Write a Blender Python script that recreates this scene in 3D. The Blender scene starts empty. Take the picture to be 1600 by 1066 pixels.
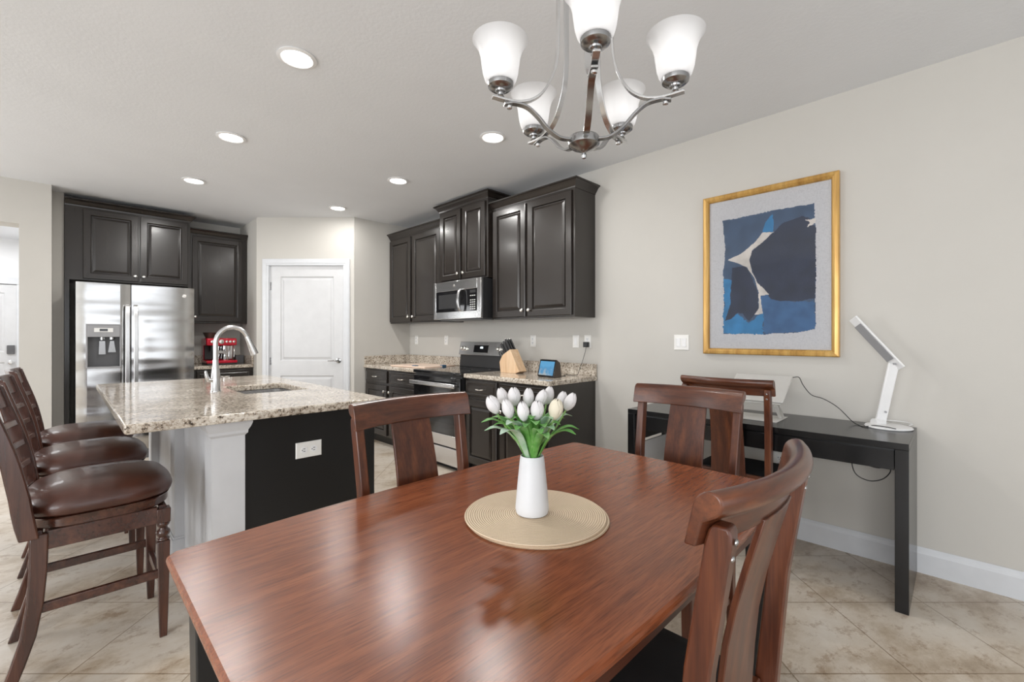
import bpy, bmesh, math, random
from mathutils import Vector, Matrix
random.seed(7)
PI = math.pi
R2 = math.sqrt(0.5)
SC = bpy.context.scene
COL = SC.collection

# ------------------------------------------------------------------ camera
HC = 1.28            # eye height
cam_d = bpy.data.cameras.new('camera'); cam = bpy.data.objects.new('camera', cam_d); COL.objects.link(cam)
cam_d.sensor_width = 36.0; cam_d.lens = 15.75
cam_d.shift_y = -7.0 / 1600
cam_d.clip_start = 0.05
cam.location = (0, 0, HC); cam.rotation_euler = (PI / 2, 0, -PI / 4)
SC.camera = cam
# ------------------------------------------------------------------ world, exposure, light
w = bpy.data.worlds.new('world'); SC.world = w; w.use_nodes = True
w.node_tree.nodes['Background'].inputs[0].default_value = (0.93, 0.96, 1.0, 1)
w.node_tree.nodes['Background'].inputs[1].default_value = 2.2
vs = SC.view_settings
vs.view_transform = 'Standard'; vs.look = 'None'; vs.exposure = 0.04; vs.gamma = 1.0; vs.use_curve_mapping = False

CEIL = 2.74
XR = 3.294           # right wall
XL = -3.4            # far side of the open living area
YB = -2.6            # wall behind the viewpoint
def area_light(name, loc, rot, sx, sy, power, col=(1, 1, 1)):
    d = bpy.data.lights.new(name, 'AREA'); d.shape = 'RECTANGLE'; d.size = sx; d.size_y = sy
    d.energy = power; d.color = col
    o = bpy.data.objects.new(name, d); COL.objects.link(o); o.location = loc; o.rotation_euler = rot
    return o
# added fill lights in window openings assumed behind and at left, all unseen
area_light('unseen_window_fill', (0.3, YB - 0.12, 1.25), (PI / 2, 0, PI), 3.4, 2.2, 92, (0.97, 0.985, 1.0)).rotation_euler = (PI / 2, 0, PI)
area_light('unseen_window_fill', (XL - 0.12, -0.45, 1.45), (PI / 2, 0, -PI / 2), 3.3, 1.9, 130, (0.97, 0.985, 1.0))
area_light('unseen_window_fill', (XL - 0.12, 5.0, 1.45), (PI / 2, 0, -PI / 2), 1.7, 1.9, 75, (0.98, 0.99, 1.0))  # further window light made up to brighten the left area
area_light('foyer_ceiling_fill', (-1.3, 8.3, CEIL - 0.06), (0, 0, 0), 1.6, 2.4, 52, (1, 1, 1))  # unseen ceiling panel added to keep the foyer bright

# ------------------------------------------------------------------ mesh helpers
def tag(o, label=None, cat=None, group=None, kind=None):
    if label: o['label'] = label
    if cat: o['category'] = cat
    if group: o['group'] = group
    if kind: o['kind'] = kind
    return o
def thing(name, label, cat, loc=(0, 0, 0), rz=0.0, group=None):
    o = bpy.data.objects.new(name, None); COL.objects.link(o)
    o.empty_display_size = 0.05
    o.location = loc; o.rotation_euler = (0, 0, rz)
    return tag(o, label, cat, group)
class MB:
    def __init__(self): self.bm = bmesh.new()
    def face(self, vs_):
        try: return self.bm.faces.new(vs_)
        except ValueError: return None
    def box(self, x0, x1, y0, y1, z0, z1):
        v = [self.bm.verts.new((x, y, z)) for z in (z0, z1) for y in (y0, y1) for x in (x0, x1)]
        for f in ((0, 2, 3, 1), (4, 5, 7, 6), (0, 1, 5, 4), (2, 6, 7, 3), (0, 4, 6, 2), (1, 3, 7, 5)):
            self.face([v[i] for i in f])
        return self
    def loft(self, rings, close=True, caps=True):
        vr = [[self.bm.verts.new(p) for p in r] for r in rings]
        n = len(vr[0])
        for a, b in zip(vr[:-1], vr[1:]):
            for i in range(n if close else n - 1):
                j = (i + 1) % n
                self.face([a[i], a[j], b[j], b[i]])
        if caps and close:
            self.face(vr[0][::-1]); self.face(vr[-1])
        return self
    def posts(self, secs, ):       # horizontal rectangular sections (cx, cy, z, wx, wy)
        self.loft([[(cx - wx / 2, cy - wy / 2, z), (cx + wx / 2, cy - wy / 2, z), (cx + wx / 2, cy + wy / 2, z), (cx - wx / 2, cy + wy / 2, z)] for cx, cy, z, wx, wy in secs])
        return self
    def lathe(self, prof, n=24, c=(0, 0, 0), M=None, caps=True):
        rings = []
        for r, z in prof:
            ring = []
            for i in range(n):
                a = 2 * PI * i / n
                p = Vector((r * math.cos(a), r * math.sin(a), z))
                if M is not None: p = M @ p
                ring.append((p.x + c[0], p.y + c[1], p.z + c[2]))
            rings.append(ring)
        self.loft(rings, True, caps)
        return self
    def tube(self, pts, r, n=10, caps=True):
        pts = [Vector(p) for p in pts]
        rs = r if isinstance(r, (list, tuple)) else [r] * len(pts)
        t0 = (pts[1] - pts[0]).normalized()
        up = Vector((0, 0, 1)) if abs(t0.z) < 0.9 else Vector((1, 0, 0))
        nrm = t0.cross(up).normalized()
        rings = []
        for i, p in enumerate(pts):
            if i == 0: t = pts[1] - pts[0]
            elif i == len(pts) - 1: t = pts[-1] - pts[-2]
            else: t = pts[i + 1] - pts[i - 1]
            t.normalize()
            nrm = (nrm - t * nrm.dot(t)).normalized()
            b = t.cross(nrm)
            rings.append([tuple(p + (nrm * math.cos(2 * PI * k / n) + b * math.sin(2 * PI * k / n)) * rs[i]) for k in range(n)])
        self.loft(rings, True, caps)
        return self
    def ribbon(self, pts, wdir, wid, thk):      # flat bar along pts, width along wdir
        pts = [Vector(p) for p in pts]; wd = Vector(wdir).normalized()
        rings = []
        for i, p in enumerate(pts):
            t = (pts[min(i + 1, len(pts) - 1)] - pts[max(i - 1, 0)]).normalized()
            n_ = t.cross(wd).normalized()
            a, b = wd * wid / 2, n_ * thk / 2
            rings.append([tuple(p - a - b), tuple(p + a - b), tuple(p + a + b), tuple(p - a + b)])
        self.loft(rings)
        return self
    def prism(self, poly, axis, a0, a1):        # polygon extruded along axis
        def P(u, v, a):
            return {'x': (a, u, v), 'y': (u, a, v), 'z': (u, v, a)}[axis]
        self.loft([[P(u, v, a0) for u, v in poly], [P(u, v, a1) for u, v in poly]])
        return self
    def rings_panel(self, x0, x1, z0, z1, rings, ydir=1):   # nested rectangles: (inset, y)
        rr = []
        for ins, y in rings:
            rr.append([(x0 + ins, y, z0 + ins), (x1 - ins, y, z0 + ins), (x1 - ins, y, z1 - ins), (x0 + ins, y, z1 - ins)])
        self.loft(rr, True, True)
        return self
    def build(self, name, mat, parent=None, smooth=False, bev=0.0, seg=2, sub=0):
        bmesh.ops.recalc_face_normals(self.bm, faces=self.bm.faces[:])
        me = bpy.data.meshes.new(name); self.bm.to_mesh(me); self.bm.free()
        o = bpy.data.objects.new(name, me); COL.objects.link(o)
        if mat is not None: me.materials.append(mat)
        if parent is not None: o.parent = parent
        if bev:
            m = o.modifiers.new('bevel', 'BEVEL'); m.width = bev; m.segments = seg; m.limit_method = 'ANGLE'; m.angle_limit = math.radians(40)
        if sub:
            m = o.modifiers.new('sub', 'SUBSURF'); m.levels = sub; m.render_levels = sub
        if smooth or bev:
            for p in me.polygons: p.use_smooth = True
            if not sub:
                for e in []: pass
                try:
                    me.set_sharp_from_angle(angle=math.radians(38))
                except Exception: pass
        return o
def struct(o, label=None):
    o['kind'] = 'structure'
    if label: o['label'] = label
    return o
def copy_tree(o, parent=None):
    c = o.copy(); COL.objects.link(c); c.parent = parent
    for ch in list(o.children): copy_tree(ch, c)
    return c
def smoothpath(ctrl, n=8):          # Catmull-Rom
    P = [Vector(p) for p in ctrl]; P = [P[0] * 2 - P[1]] + P + [P[-1] * 2 - P[-2]]
    out = []
    for i in range(1, len(P) - 2):
        for k in range(n):
            t = k / n; a, b, c, d = P[i - 1], P[i], P[i + 1], P[i + 2]
            out.append(0.5 * ((2 * b) + (c - a) * t + (2 * a - 5 * b + 4 * c - d) * t * t + (3 * b - a - 3 * c + d) * t ** 3))
    out.append(P[-2])
    return out
def interp(tab, x):
    for (a, fa), (b, fb) in zip(tab[:-1], tab[1:]):
        if x <= b: return fa + (fb - fa) * (x - a) / (b - a)
    return tab[-1][1]

# ------------------------------------------------------------------ materials
def newmat(name):
    m = bpy.data.materials.new(name); m.use_nodes = True
    nt = m.node_tree; b = nt.nodes['Principled BSDF']
    return m, nt, b
def N(nt, typ, **kw):
    n = nt.nodes.new(typ)
    for k, v in kw.items():
        if hasattr(n, k): setattr(n, k, v)
        else: n.inputs[k].default_value = v
    return n
def L(nt, a, b): nt.links.new(a, b)
def ramp(nt, stops, fac=None):
    r = nt.nodes.new('ShaderNodeValToRGB'); e = r.color_ramp.elements
    while len(e) < len(stops): e.new(0.5)
    for i, (p, c) in enumerate(stops):
        e[i].position = p; e[i].color = (*c, 1) if len(c) == 3 else c
    if fac is not None: L(nt, fac, r.inputs[0])
    return r
def coords(nt, scale=(1, 1, 1), rot=(0, 0, 0), loc=(0, 0, 0)):
    tc = nt.nodes.new('ShaderNodeTexCoord'); mp = nt.nodes.new('ShaderNodeMapping')
    mp.inputs['Scale'].default_value = scale; mp.inputs['Rotation'].default_value = rot; mp.inputs['Location'].default_value = loc
    L(nt, tc.outputs['Object'], mp.inputs[0]); return mp.outputs[0]
def noise(nt, vec, scale, detail=3, rough=0.55):
    n = nt.nodes.new('ShaderNodeTexNoise'); n.inputs['Scale'].default_value = scale; n.inputs['Detail'].default_value = detail
    n.inputs['Roughness'].default_value = rough
    if vec is not None: L(nt, vec, n.inputs['Vector'])
    return n.outputs['Fac']
def bump(nt, b, h, strength, dist=0.002):
    n = nt.nodes.new('ShaderNodeBump'); n.inputs['Strength'].default_value = strength; n.inputs['Distance'].default_value = dist
    L(nt, h, n.inputs['Height']); L(nt, n.outputs[0], b.inputs['Normal']); return n
def plain(name, col, rough=0.5, metal=0.0, spec=0.5, var=0.0, coat=0.0, bs=0.0, bscale=200):
    m, nt, b = newmat(name)
    b.inputs['Base Color'].default_value = (*col, 1); b.inputs['Roughness'].default_value = rough
    b.inputs['Metallic'].default_value = metal; b.inputs['Specular IOR Level'].default_value = spec
    b.inputs['Coat Weight'].default_value = coat
    v = coords(nt)
    nf = noise(nt, v, 9, 3)
    k = var if var else 0.03
    r = ramp(nt, [(0.3, tuple(c * (1 - k) for c in col)), (0.7, tuple(min(1, c * (1 + k)) for c in col))], nf)
    L(nt, r.outputs[0], b.inputs['Base Color'])
    if bs: bump(nt, b, noise(nt, v, bscale, 2), bs)
    return m
def wood(name, dark, mid, light, rough=0.35, axis='x', scale=1.0, coat=0.0, bs=0.15, pore=0.35):
    m, nt, b = newmat(name)
    s = {'x': (1.2, 14, 14), 'y': (14, 1.2, 14), 'z': (14, 14, 1.2)}[axis]
    v = coords(nt, tuple(k * scale for k in s))
    n1 = noise(nt, v, 2.2, 5, 0.6)
    r1 = ramp(nt, [(0.30, dark), (0.5, mid), (0.72, light)], n1)
    s2 = {'x': (3, 90, 90), 'y': (90, 3, 90), 'z': (90, 90, 3)}[axis]
    v2 = coords(nt, tuple(k * scale for k in s2))
    n2 = noise(nt, v2, 2.0, 3, 0.6)
    r2 = ramp(nt, [(0.36, (1 - pore,) * 3), (0.52, (1, 1, 1))], n2)
    mx = nt.nodes.new('ShaderNodeMix'); mx.data_type = 'RGBA'; mx.blend_type = 'MULTIPLY'; mx.inputs['Factor'].default_value = 1
    L(nt, r1.outputs[0], mx.inputs[6]); L(nt, r2.outputs[0], mx.inputs[7]); L(nt, mx.outputs[2], b.inputs['Base Color'])
    b.inputs['Roughness'].default_value = rough; b.inputs['Coat Weight'].default_value = coat; b.inputs['Coat Roughness'].default_value = 0.15
    bump(nt, b, n2, bs, 0.001)
    return m
def emis(name, col, s):
    m, nt, b = newmat(name); b.inputs['Base Color'].default_value = (*col, 1)
    b.inputs['Emission Color'].default_value = (*col, 1); b.inputs['Emission Strength'].default_value = s
    return m
def granite(name):
    m, nt, b = newmat(name)
    v = coords(nt)
    big = noise(nt, v, 7, 4, 0.6)
    base = ramp(nt, [(0.30, (0.42, 0.37, 0.31)), (0.50, (0.60, 0.54, 0.46)), (0.70, (0.76, 0.71, 0.63))], big)
    fine = noise(nt, v, 62, 4, 0.7)
    r2 = ramp(nt, [(0.36, (0.10, 0.085, 0.075)), (0.44, (0.62, 0.56, 0.5)), (0.55, (1, 1, 1)), (0.72, (1.0, 1.0, 1.0))], fine)
    mx = nt.nodes.new('ShaderNodeMix'); mx.data_type = 'RGBA'; mx.blend_type = 'MULTIPLY'; mx.inputs['Factor'].default_value = 1
    L(nt, base.outputs[0], mx.inputs[6]); L(nt, r2.outputs[0], mx.inputs[7])
    vo = nt.nodes.new('ShaderNodeTexVoronoi'); vo.inputs['Scale'].default_value = 95; L(nt, v, vo.inputs['Vector'])
    lt = ramp(nt, [(0.16, (0.9, 0.88, 0.84)), (0.26, (0, 0, 0))], vo.outputs['Distance'])
    sc = nt.nodes.new('ShaderNodeMix'); sc.data_type = 'RGBA'; sc.blend_type = 'SCREEN'; sc.inputs['Factor'].default_value = 0.42
    L(nt, mx.outputs[2], sc.inputs[6]); L(nt, lt.outputs[0], sc.inputs[7]); L(nt, sc.outputs[2], b.inputs['Base Color'])
    b.inputs['Roughness'].default_value = 0.09
    return m
def steel(name, base=0.62, rough=0.26, horiz=True, wav=0.0):
    m, nt, b = newmat(name)
    v = coords(nt, (2, 2, 260) if horiz else (260, 260, 2))
    n = noise(nt, v, 3, 3)
    r = ramp(nt, [(0.3, (base * 0.93,) * 3), (0.7, (base * 1.05,) * 3)], n)
    L(nt, r.outputs[0], b.inputs['Base Color'])
    b.inputs['Metallic'].default_value = 1; b.inputs['Roughness'].default_value = rough
    if wav:
        v2 = coords(nt, (0.5, 0.5, 4.2))
        n2 = noise(nt, v2, 1.1, 1)
        bump(nt, b, n2, wav, 0.05)
    return m
M = {}
def mk_materials():
    # wall paint with light orange-peel texture
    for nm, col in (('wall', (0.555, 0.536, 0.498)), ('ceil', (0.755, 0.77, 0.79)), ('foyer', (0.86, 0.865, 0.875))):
        m, nt, b = newmat(nm + '_paint'); v = coords(nt)
        r = ramp(nt, [(0.3, tuple(c * 0.985 for c in col)), (0.7, tuple(c * 1.015 for c in col))], noise(nt, v, 2.5, 3))
        L(nt, r.outputs[0], b.inputs['Base Color']); b.inputs['Roughness'].default_value = 0.75 if nm != 'ceil' else 0.85
        bump(nt, b, noise(nt, v, 55 if nm == 'ceil' else 120, 3, 0.6), 0.26 if nm == 'ceil' else 0.12, 0.004 if nm == 'ceil' else 0.002)
        M[nm] = m
    # diagonal travertine-look tiles
    m, nt, b = newmat('floor_tile')
    v = coords(nt, (1, 1, 1), (0, 0, PI / 4), (1.68, -1.70, 0))
    bk = nt.nodes.new('ShaderNodeTexBrick'); bk.offset = 0.0; bk.squash = 1.0
    bk.inputs['Scale'].default_value = 1.0; bk.inputs['Brick Width'].default_value = 0.457; bk.inputs['Row Height'].default_value = 0.457
    bk.inputs['Mortar Size'].default_value = 0.0028; bk.inputs['Mortar Smooth'].default_value = 0.15; bk.inputs['Bias'].default_value = 0
    bk.inputs['Color1'].default_value = (0.93, 0.93, 0.93, 1); bk.inputs['Color2'].default_value = (1, 1, 1, 1); bk.inputs['Mortar'].default_value = (0.56, 0.50, 0.43, 1)
    L(nt, v, bk.inputs['Vector'])
    v2 = coords(nt, (1.0, 1.35, 1), (0, 0, 0.5))
    n1 = noise(nt, v2, 2.0, 7, 0.68)
    r1 = ramp(nt, [(0.30, (0.33, 0.245, 0.165)), (0.42, (0.50, 0.41, 0.31)), (0.50, (0.625, 0.545, 0.45)), (0.66, (0.70, 0.64, 0.56))], n1)
    n3 = noise(nt, v2, 10, 7, 0.78)
    r3 = ramp(nt, [(0.38, (0.50, 0.38, 0.27)), (0.47, (1, 1, 1))], n3)
    mx = nt.nodes.new('ShaderNodeMix'); mx.data_type = 'RGBA'; mx.blend_type = 'MULTIPLY'; mx.inputs['Factor'].default_value = 1
    L(nt, r1.outputs[0], mx.inputs[6]); L(nt, bk.outputs['Color'], mx.inputs[7])
    mx2 = nt.nodes.new('ShaderNodeMix'); mx2.data_type = 'RGBA'; mx2.blend_type = 'MULTIPLY'; mx2.inputs['Factor'].default_value = 0.55
    L(nt, mx.outputs[2], mx2.inputs[6]); L(nt, r3.outputs[0], mx2.inputs[7])
    L(nt, mx2.outputs[2], b.inputs['Base Color']); b.inputs['Roughness'].default_value = 0.32
    inv = nt.nodes.new('ShaderNodeMath'); inv.operation = 'SUBTRACT'; inv.inputs[0].default_value = 1; L(nt, bk.outputs['Fac'], inv.inputs[1])
    bump(nt, b, inv.outputs[0], 0.4, 0.002)
    M['tile'] = m
    M['trim'] = plain('trim_white', (0.64, 0.655, 0.68), 0.38)
    M['doorw'] = plain('door_white', (0.62, 0.625, 0.635), 0.38)
    M['cab'] = wood('cabinet_espresso', (0.0165, 0.0125, 0.0100), (0.019, 0.0145, 0.0118), (0.023, 0.0178, 0.0148), 0.27, 'z', 1.0, 0.25, 0.03, 0.06)
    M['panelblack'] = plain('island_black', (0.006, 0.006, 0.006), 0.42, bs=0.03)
    M['granite'] = granite('granite')
    M['steel'] = steel('stainless', 0.70, 0.22)
    M['steelv'] = steel('stainless_fridge', 0.60, 0.16, True, 0.42)
    M['nickel'] = steel('brushed_nickel', 0.66, 0.27, False)
    M['darknickel'] = steel('satin_dark_nickel', 0.36, 0.25, False)
    M['chrome'] = plain('chrome', (0.85, 0.85, 0.86), 0.08, 1.0)
    M['knob'] = plain('knob_nickel', (0.86, 0.84, 0.80), 0.22, 1.0)
    M['blackglass'] = plain('black_glass', (0.010, 0.010, 0.011), 0.06, 0, 0.5, coat=0.3)
    M['blackpl'] = plain('black_plastic', (0.018, 0.018, 0.019), 0.38)
    M['darkgrey'] = plain('dark_grey_plastic', (0.10, 0.10, 0.105), 0.35)
    M['midgrey'] = plain('grey_plastic', (0.30, 0.30, 0.31), 0.35)
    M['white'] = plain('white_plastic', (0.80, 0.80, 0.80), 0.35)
    M['plate'] = plain('wall_plate', (0.80, 0.79, 0.76), 0.35)
    M['table'] = wood('table_wood', (0.150, 0.042, 0.018), (0.235, 0.068, 0.027), (0.33, 0.105, 0.043), 0.24, 'x', 1.0, 0.0, 0.16, 0.38)
    tw = M['table'].node_tree
    mps = [n for n in tw.nodes if n.type == 'MAPPING']
    mps[0].inputs['Scale'].default_value = (1.6, 26, 26); mps[1].inputs['Scale'].default_value = (7, 150, 150)
    rp = [n for n in tw.nodes if n.type == 'VALTORGB'][0].color_ramp.elements
    rp[0].position = 0.22; rp[2].position = 0.82
    M['chair'] = wood('chair_wood', (0.045, 0.0125, 0.006), (0.085, 0.023, 0.0095), (0.150, 0.045, 0.016), 0.34, 'z', 1.0, 0.2, 0.06, 0.22)
    M['crest'] = wood('chair_crest_wood', (0.050, 0.0140, 0.0068), (0.095, 0.027, 0.011), (0.165, 0.050, 0.018), 0.32, 'x', 1.0, 0.25, 0.06, 0.22)
    M['stool'] = wood('stool_wood', (0.032, 0.010, 0.006), (0.058, 0.018, 0.010), (0.105, 0.035, 0.018), 0.26, 'z', 0.8, 0.6, 0.04, 0.15)
    M['stoolx'] = wood('stool_wood_rail', (0.032, 0.010, 0.006), (0.058, 0.018, 0.010), (0.105, 0.035, 0.018), 0.26, 'x', 0.8, 0.6, 0.04, 0.15)
    M['leather'] = plain('brown_leather', (0.062, 0.020, 0.012), 0.34, 0, 0.5, 0.22, 0.25, 0.25, 260)
    M['seatblack'] = plain('black_upholstery', (0.012, 0.012, 0.013), 0.75, bs=0.5, bscale=500)
    M['deskblack'] = wood('desk_black', (0.004, 0.004, 0.0045), (0.005, 0.005, 0.0055), (0.006, 0.006, 0.007), 0.22, 'y', 1.0, 0.0, 0.05, 0.2)
    M['gold'] = wood('gilded_wood', (0.40, 0.21, 0.055), (0.60, 0.35, 0.10), (0.74, 0.48, 0.17), 0.32, 'z', 0.6, 0.0, 0.08, 0.15)
    M['gold'].node_tree.nodes['Principled BSDF'].inputs['Metallic'].default_value = 0.35
    M['vase'] = plain('white_ceramic', (0.68, 0.69, 0.71), 0.42)
    M['petal'] = plain('white_petal', (0.70, 0.68, 0.685), 0.55, var=0.06)
    M['petaly'] = plain('cream_petal', (0.74, 0.68, 0.54), 0.55, var=0.06)
    M['lightwood'] = wood('blond_wood', (0.62, 0.40, 0.23), (0.72, 0.50, 0.31), (0.80, 0.60, 0.41), 0.42, 'z', 0.8, 0, 0.05, 0.12)
    M['red'] = plain('red_enamel', (0.55, 0.008, 0.03), 0.16, 0.3, coat=0.6)
    M['clamp'] = plain('blue_clip', (0.04, 0.10, 0.17), 0.4)
    M['bronze'] = plain('bronze_case', (0.06, 0.045, 0.035), 0.35)
    M['silver'] = plain('silver_aluminium', (0.76, 0.75, 0.72), 0.35, 0.3)
    # leaf
    m, nt, b = newmat('tulip_leaf'); v = coords(nt, (1, 1, 1))
    r = ramp(nt, [(0.30, (0.05, 0.20, 0.035)), (0.5, (0.11, 0.34, 0.06)), (0.7, (0.30, 0.50, 0.22))], noise(nt, v, 22, 4))
    L(nt, r.outputs[0], b.inputs['Base Color']); b.inputs['Roughness'].default_value = 0.40
    M['leaf'] = m
    m, nt, b = newmat('tulip_leaf_pale')
    r = ramp(nt, [(0.35, (0.22, 0.42, 0.22)), (0.65, (0.48, 0.60, 0.50))], noise(nt, coords(nt), 25, 4))
    L(nt, r.outputs[0], b.inputs['Base Color']); b.inputs['Roughness'].default_value = 0.4
    M['leafp'] = m
    M['stem'] = plain('tulip_stem', (0.22, 0.38, 0.12), 0.5, var=0.15)
    # woven round mat: fine concentric cords
    m, nt, b = newmat('woven_cord'); 
    tc = nt.nodes.new('ShaderNodeTexCoord')
    ln = nt.nodes.new('ShaderNodeVectorMath'); ln.operation = 'LENGTH'; L(nt, tc.outputs['Object'], ln.inputs[0])
    mu = nt.nodes.new('ShaderNodeMath'); mu.operation = 'MULTIPLY'; mu.inputs[1].default_value = 2 * PI / 0.0062; L(nt, ln.outputs['Value'], mu.inputs[0])
    si = nt.nodes.new('ShaderNodeMath'); si.operation = 'SINE'; L(nt, mu.outputs[0], si.inputs[0])
    ab = nt.nodes.new('ShaderNodeMath'); ab.operation = 'MULTIPLY_ADD'; ab.inputs[1].default_value = 0.5; ab.inputs[2].default_value = 0.5; L(nt, si.outputs[0], ab.inputs[0])
    r = ramp(nt, [(0.0, (0.46, 0.33, 0.21)), (0.35, (0.68, 0.54, 0.39)), (1.0, (0.76, 0.62, 0.46))], ab.outputs[0])
    nz = noise(nt, tc.outputs['Object'], 420, 2)
    mx = nt.nodes.new('ShaderNodeMix'); mx.data_type = 'RGBA'; mx.blend_type = 'MULTIPLY'; mx.inputs['Factor'].default_value = 0.5
    r2 = ramp(nt, [(0.3, (0.75, 0.72, 0.68)), (0.6, (1, 1, 1))], nz)
    L(nt, r.outputs[0], mx.inputs[6]); L(nt, r2.outputs[0], mx.inputs[7]); L(nt, mx.outputs[2], b.inputs['Base Color'])
    b.inputs['Roughness'].default_value = 0.7; bump(nt, b, ab.outputs[0], 0.7, 0.0015)
    M['cord'] = m
    # frosted lamp glass
    m, nt, b = newmat('frosted_shade')
    b.inputs['Base Color'].default_value = (0.66, 0.66, 0.67, 1); b.inputs['Roughness'].default_value = 0.45
    b.inputs['Transmission Weight'].default_value = 0.0
    tr = nt.nodes.new('ShaderNodeBsdfTranslucent'); tr.inputs[0].default_value = (0.78, 0.78, 0.78, 1)
    ms = nt.nodes.new('ShaderNodeMixShader'); ms.inputs[0].default_value = 0.55
    L(nt, b.outputs[0], ms.inputs[1]); L(nt, tr.outputs[0], ms.inputs[2]); L(nt, ms.outputs[0], nt.nodes['Material Output'].inputs[0])
    M['frost'] = m
    # picture glass
    m, nt, b = newmat('clear_glazing')
    tp = nt.nodes.new('ShaderNodeBsdfTransparent'); gl = nt.nodes.new('ShaderNodeBsdfGlossy'); gl.inputs['Roughness'].default_value = 0.02
    fr = nt.nodes.new('ShaderNodeFresnel'); fr.inputs[0].default_value = 1.28
    ms = nt.nodes.new('ShaderNodeMixShader'); L(nt, fr.outputs[0], ms.inputs[0]); L(nt, tp.outputs[0], ms.inputs[1]); L(nt, gl.outputs[0], ms.inputs[2])
    L(nt, ms.outputs[0], nt.nodes['Material Output'].inputs[0])
    M['glass'] = m
    # linen
    m, nt, b = newmat('linen_mat')
    va = noise(nt, coords(nt, (1, 1, 12)), 70, 2); vb = noise(nt, coords(nt, (12, 1, 1)), 70, 2)
    ad = nt.nodes.new('ShaderNodeMath'); ad.operation = 'ADD'; L(nt, va, ad.inputs[0]); L(nt, vb, ad.inputs[1])
    r = ramp(nt, [(0.75, (0.46, 0.46, 0.48)), (1.2 if False else 1.0, (0.60, 0.60, 0.62))], ad.outputs[0]); L(nt, r.outputs[0], b.inputs['Base Color'])
    b.inputs['Roughness'].default_value = 0.8
    M['linen'] = m
    for nm, c in (('navy', (0.052, 0.092, 0.165)), ('ink', (0.026, 0.036, 0.068)), ('azure', (0.035, 0.20, 0.42)), ('midblue', (0.045, 0.125, 0.27)), ('bare', (0.62, 0.58, 0.54))):
        M[nm] = plain('paint_' + nm, c, 0.6, var=0.22)
    M['bulb'] = emis('bulb_glow', (1, 0.98, 0.96), 6.0)
    M['downlight'] = emis('downlight_lens', (1, 0.98, 0.95), 9.0)
mk_materials()

# ------------------------------------------------------------------ setting
def wallbox(name, x0, x1, y0, y1, z0=0, z1=CEIL, mat='wall'):
    return struct(MB().box(x0, x1, y0, y1, z0, z1).build(name, M[mat]))
FY = 10.0            # foyer front-door wall
struct(MB().box(XL - 0.1, XR + 0.1, YB - 0.1, FY + 0.2, -0.1, 0).build('floor', M['tile']))
struct(MB().box(XL - 0.1, XR + 0.1, YB - 0.1, FY + 0.2, CEIL, CEIL + 0.1).build('ceiling', M['ceil']))
wallbox('wall_right', XR, XR + 0.12, YB - 0.1, 5.24)
wallbox('wall_kitchen_end', 2.51, XR + 0.12, 5.24, 5.36)
# diagonal pantry wall with an opening for the door
def diag(lat0, lat1, t0, t1, z0, z1, mb):
    P = []
    for (la, t) in ((lat0, t0), (lat1, t0), (lat1, t1), (lat0, t1)):
        P.append(((t + la) * R2, (t - la) * R2))
    mb.prism(P, 'z', z0, z1)
TD = 5.49; LA, LB = -3.13, -1.935; DA, DB = -2.985, -2.055; DH = 2.16
mb = MB(); diag(LA, DA, TD, TD + 0.12, 0, CEIL, mb); diag(DB, LB, TD, TD + 0.12, 0, CEIL, mb); diag(DA, DB, TD, TD + 0.12, DH, CEIL, mb)
struct(mb.build('wall_pantry', M['wall']))
YW = 6.87            # wall behind the fridge
wallbox('wall_pantry_side', 1.68, 1.80, 6.11 + 0.0, YW)
wallbox('wall_fridge', -0.2, 1.80, YW, YW + 0.12)
wallbox('wall_fridge_jog', -0.16, 0.0, 6.43, YW)
mb = MB(); mb.box(-0.296, -0.084, 6.18, 6.43, 0, CEIL); mb.box(-1.62, -0.296, 6.18, 6.43, 2.33, CEIL); mb.box(XL, -1.62, 6.18, 6.43, 0, CEIL)
struct(mb.build('wall_foyer', M['wall']))
wallbox('wall_foyer_right', -0.25, -0.16, 6.43, FY, mat='foyer')
wallbox('wall_foyer_left', -2.5, -2.4, 6.43, FY, mat='foyer')
wallbox('wall_front', XL, 0.0, FY + 0.04, FY + 0.16, mat='foyer')
# unseen walls behind and at the far side, window openings invented for the fill
mb = MB(); mb.box(XL - .1, -1.5, YB - .1, YB, 0, CEIL); mb.box(2.1, XR, YB - .1, YB, 0, CEIL); mb.box(-1.5, 2.1, YB - .1, YB, 2.4, CEIL)
struct(mb.build('wall_rear', M['wall']))
mb = MB(); mb.box(XL - .1, XL, YB, -2.2, 0, CEIL); mb.box(XL - .1, XL, 1.3, 4.15, 0, CEIL); mb.box(XL - .1, XL, 5.85, 6.43, 0, CEIL); mb.box(XL - .1, XL, 4.15, 5.85, 2.45, CEIL); mb.box(XL - .1, XL, 4.15, 5.85, 0, 0.5); mb.box(XL - .1, XL, -2.2, 1.3, 2.45, CEIL); mb.box(XL - .1, XL, -2.2, 1.3, 0, 0.5)
struct(mb.build('wall_left', M['wall']))
mb = MB()
for x in (-1.5, 0.26, 2.04): mb.box(x, x + 0.06, YB - 0.07, YB - 0.03, 0, 2.4)
mb.box(-1.5, 2.1, YB - 0.07, YB - 0.03, 2.34, 2.4); mb.box(-1.5, 2.1, YB - 0.07, YB - 0.03, 0, 0.06)
struct(mb.build('unseen_window_1', M['trim']))  # assumed sliding-door frame around the rear fill light
mb = MB()
for y in (-2.2, -1.05, 0.10, 1.24): mb.box(XL - 0.07, XL - 0.03, y, y + 0.06, 0.5, 2.45)
mb.box(XL - 0.07, XL - 0.03, -2.2, 1.3, 2.39, 2.45); mb.box(XL - 0.07, XL - 0.03, -2.2, 1.3, 0.5, 0.56)
struct(mb.build('unseen_window_2', M['trim']))  # frame of the assumed left opening, out of view
mb = MB()
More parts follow.
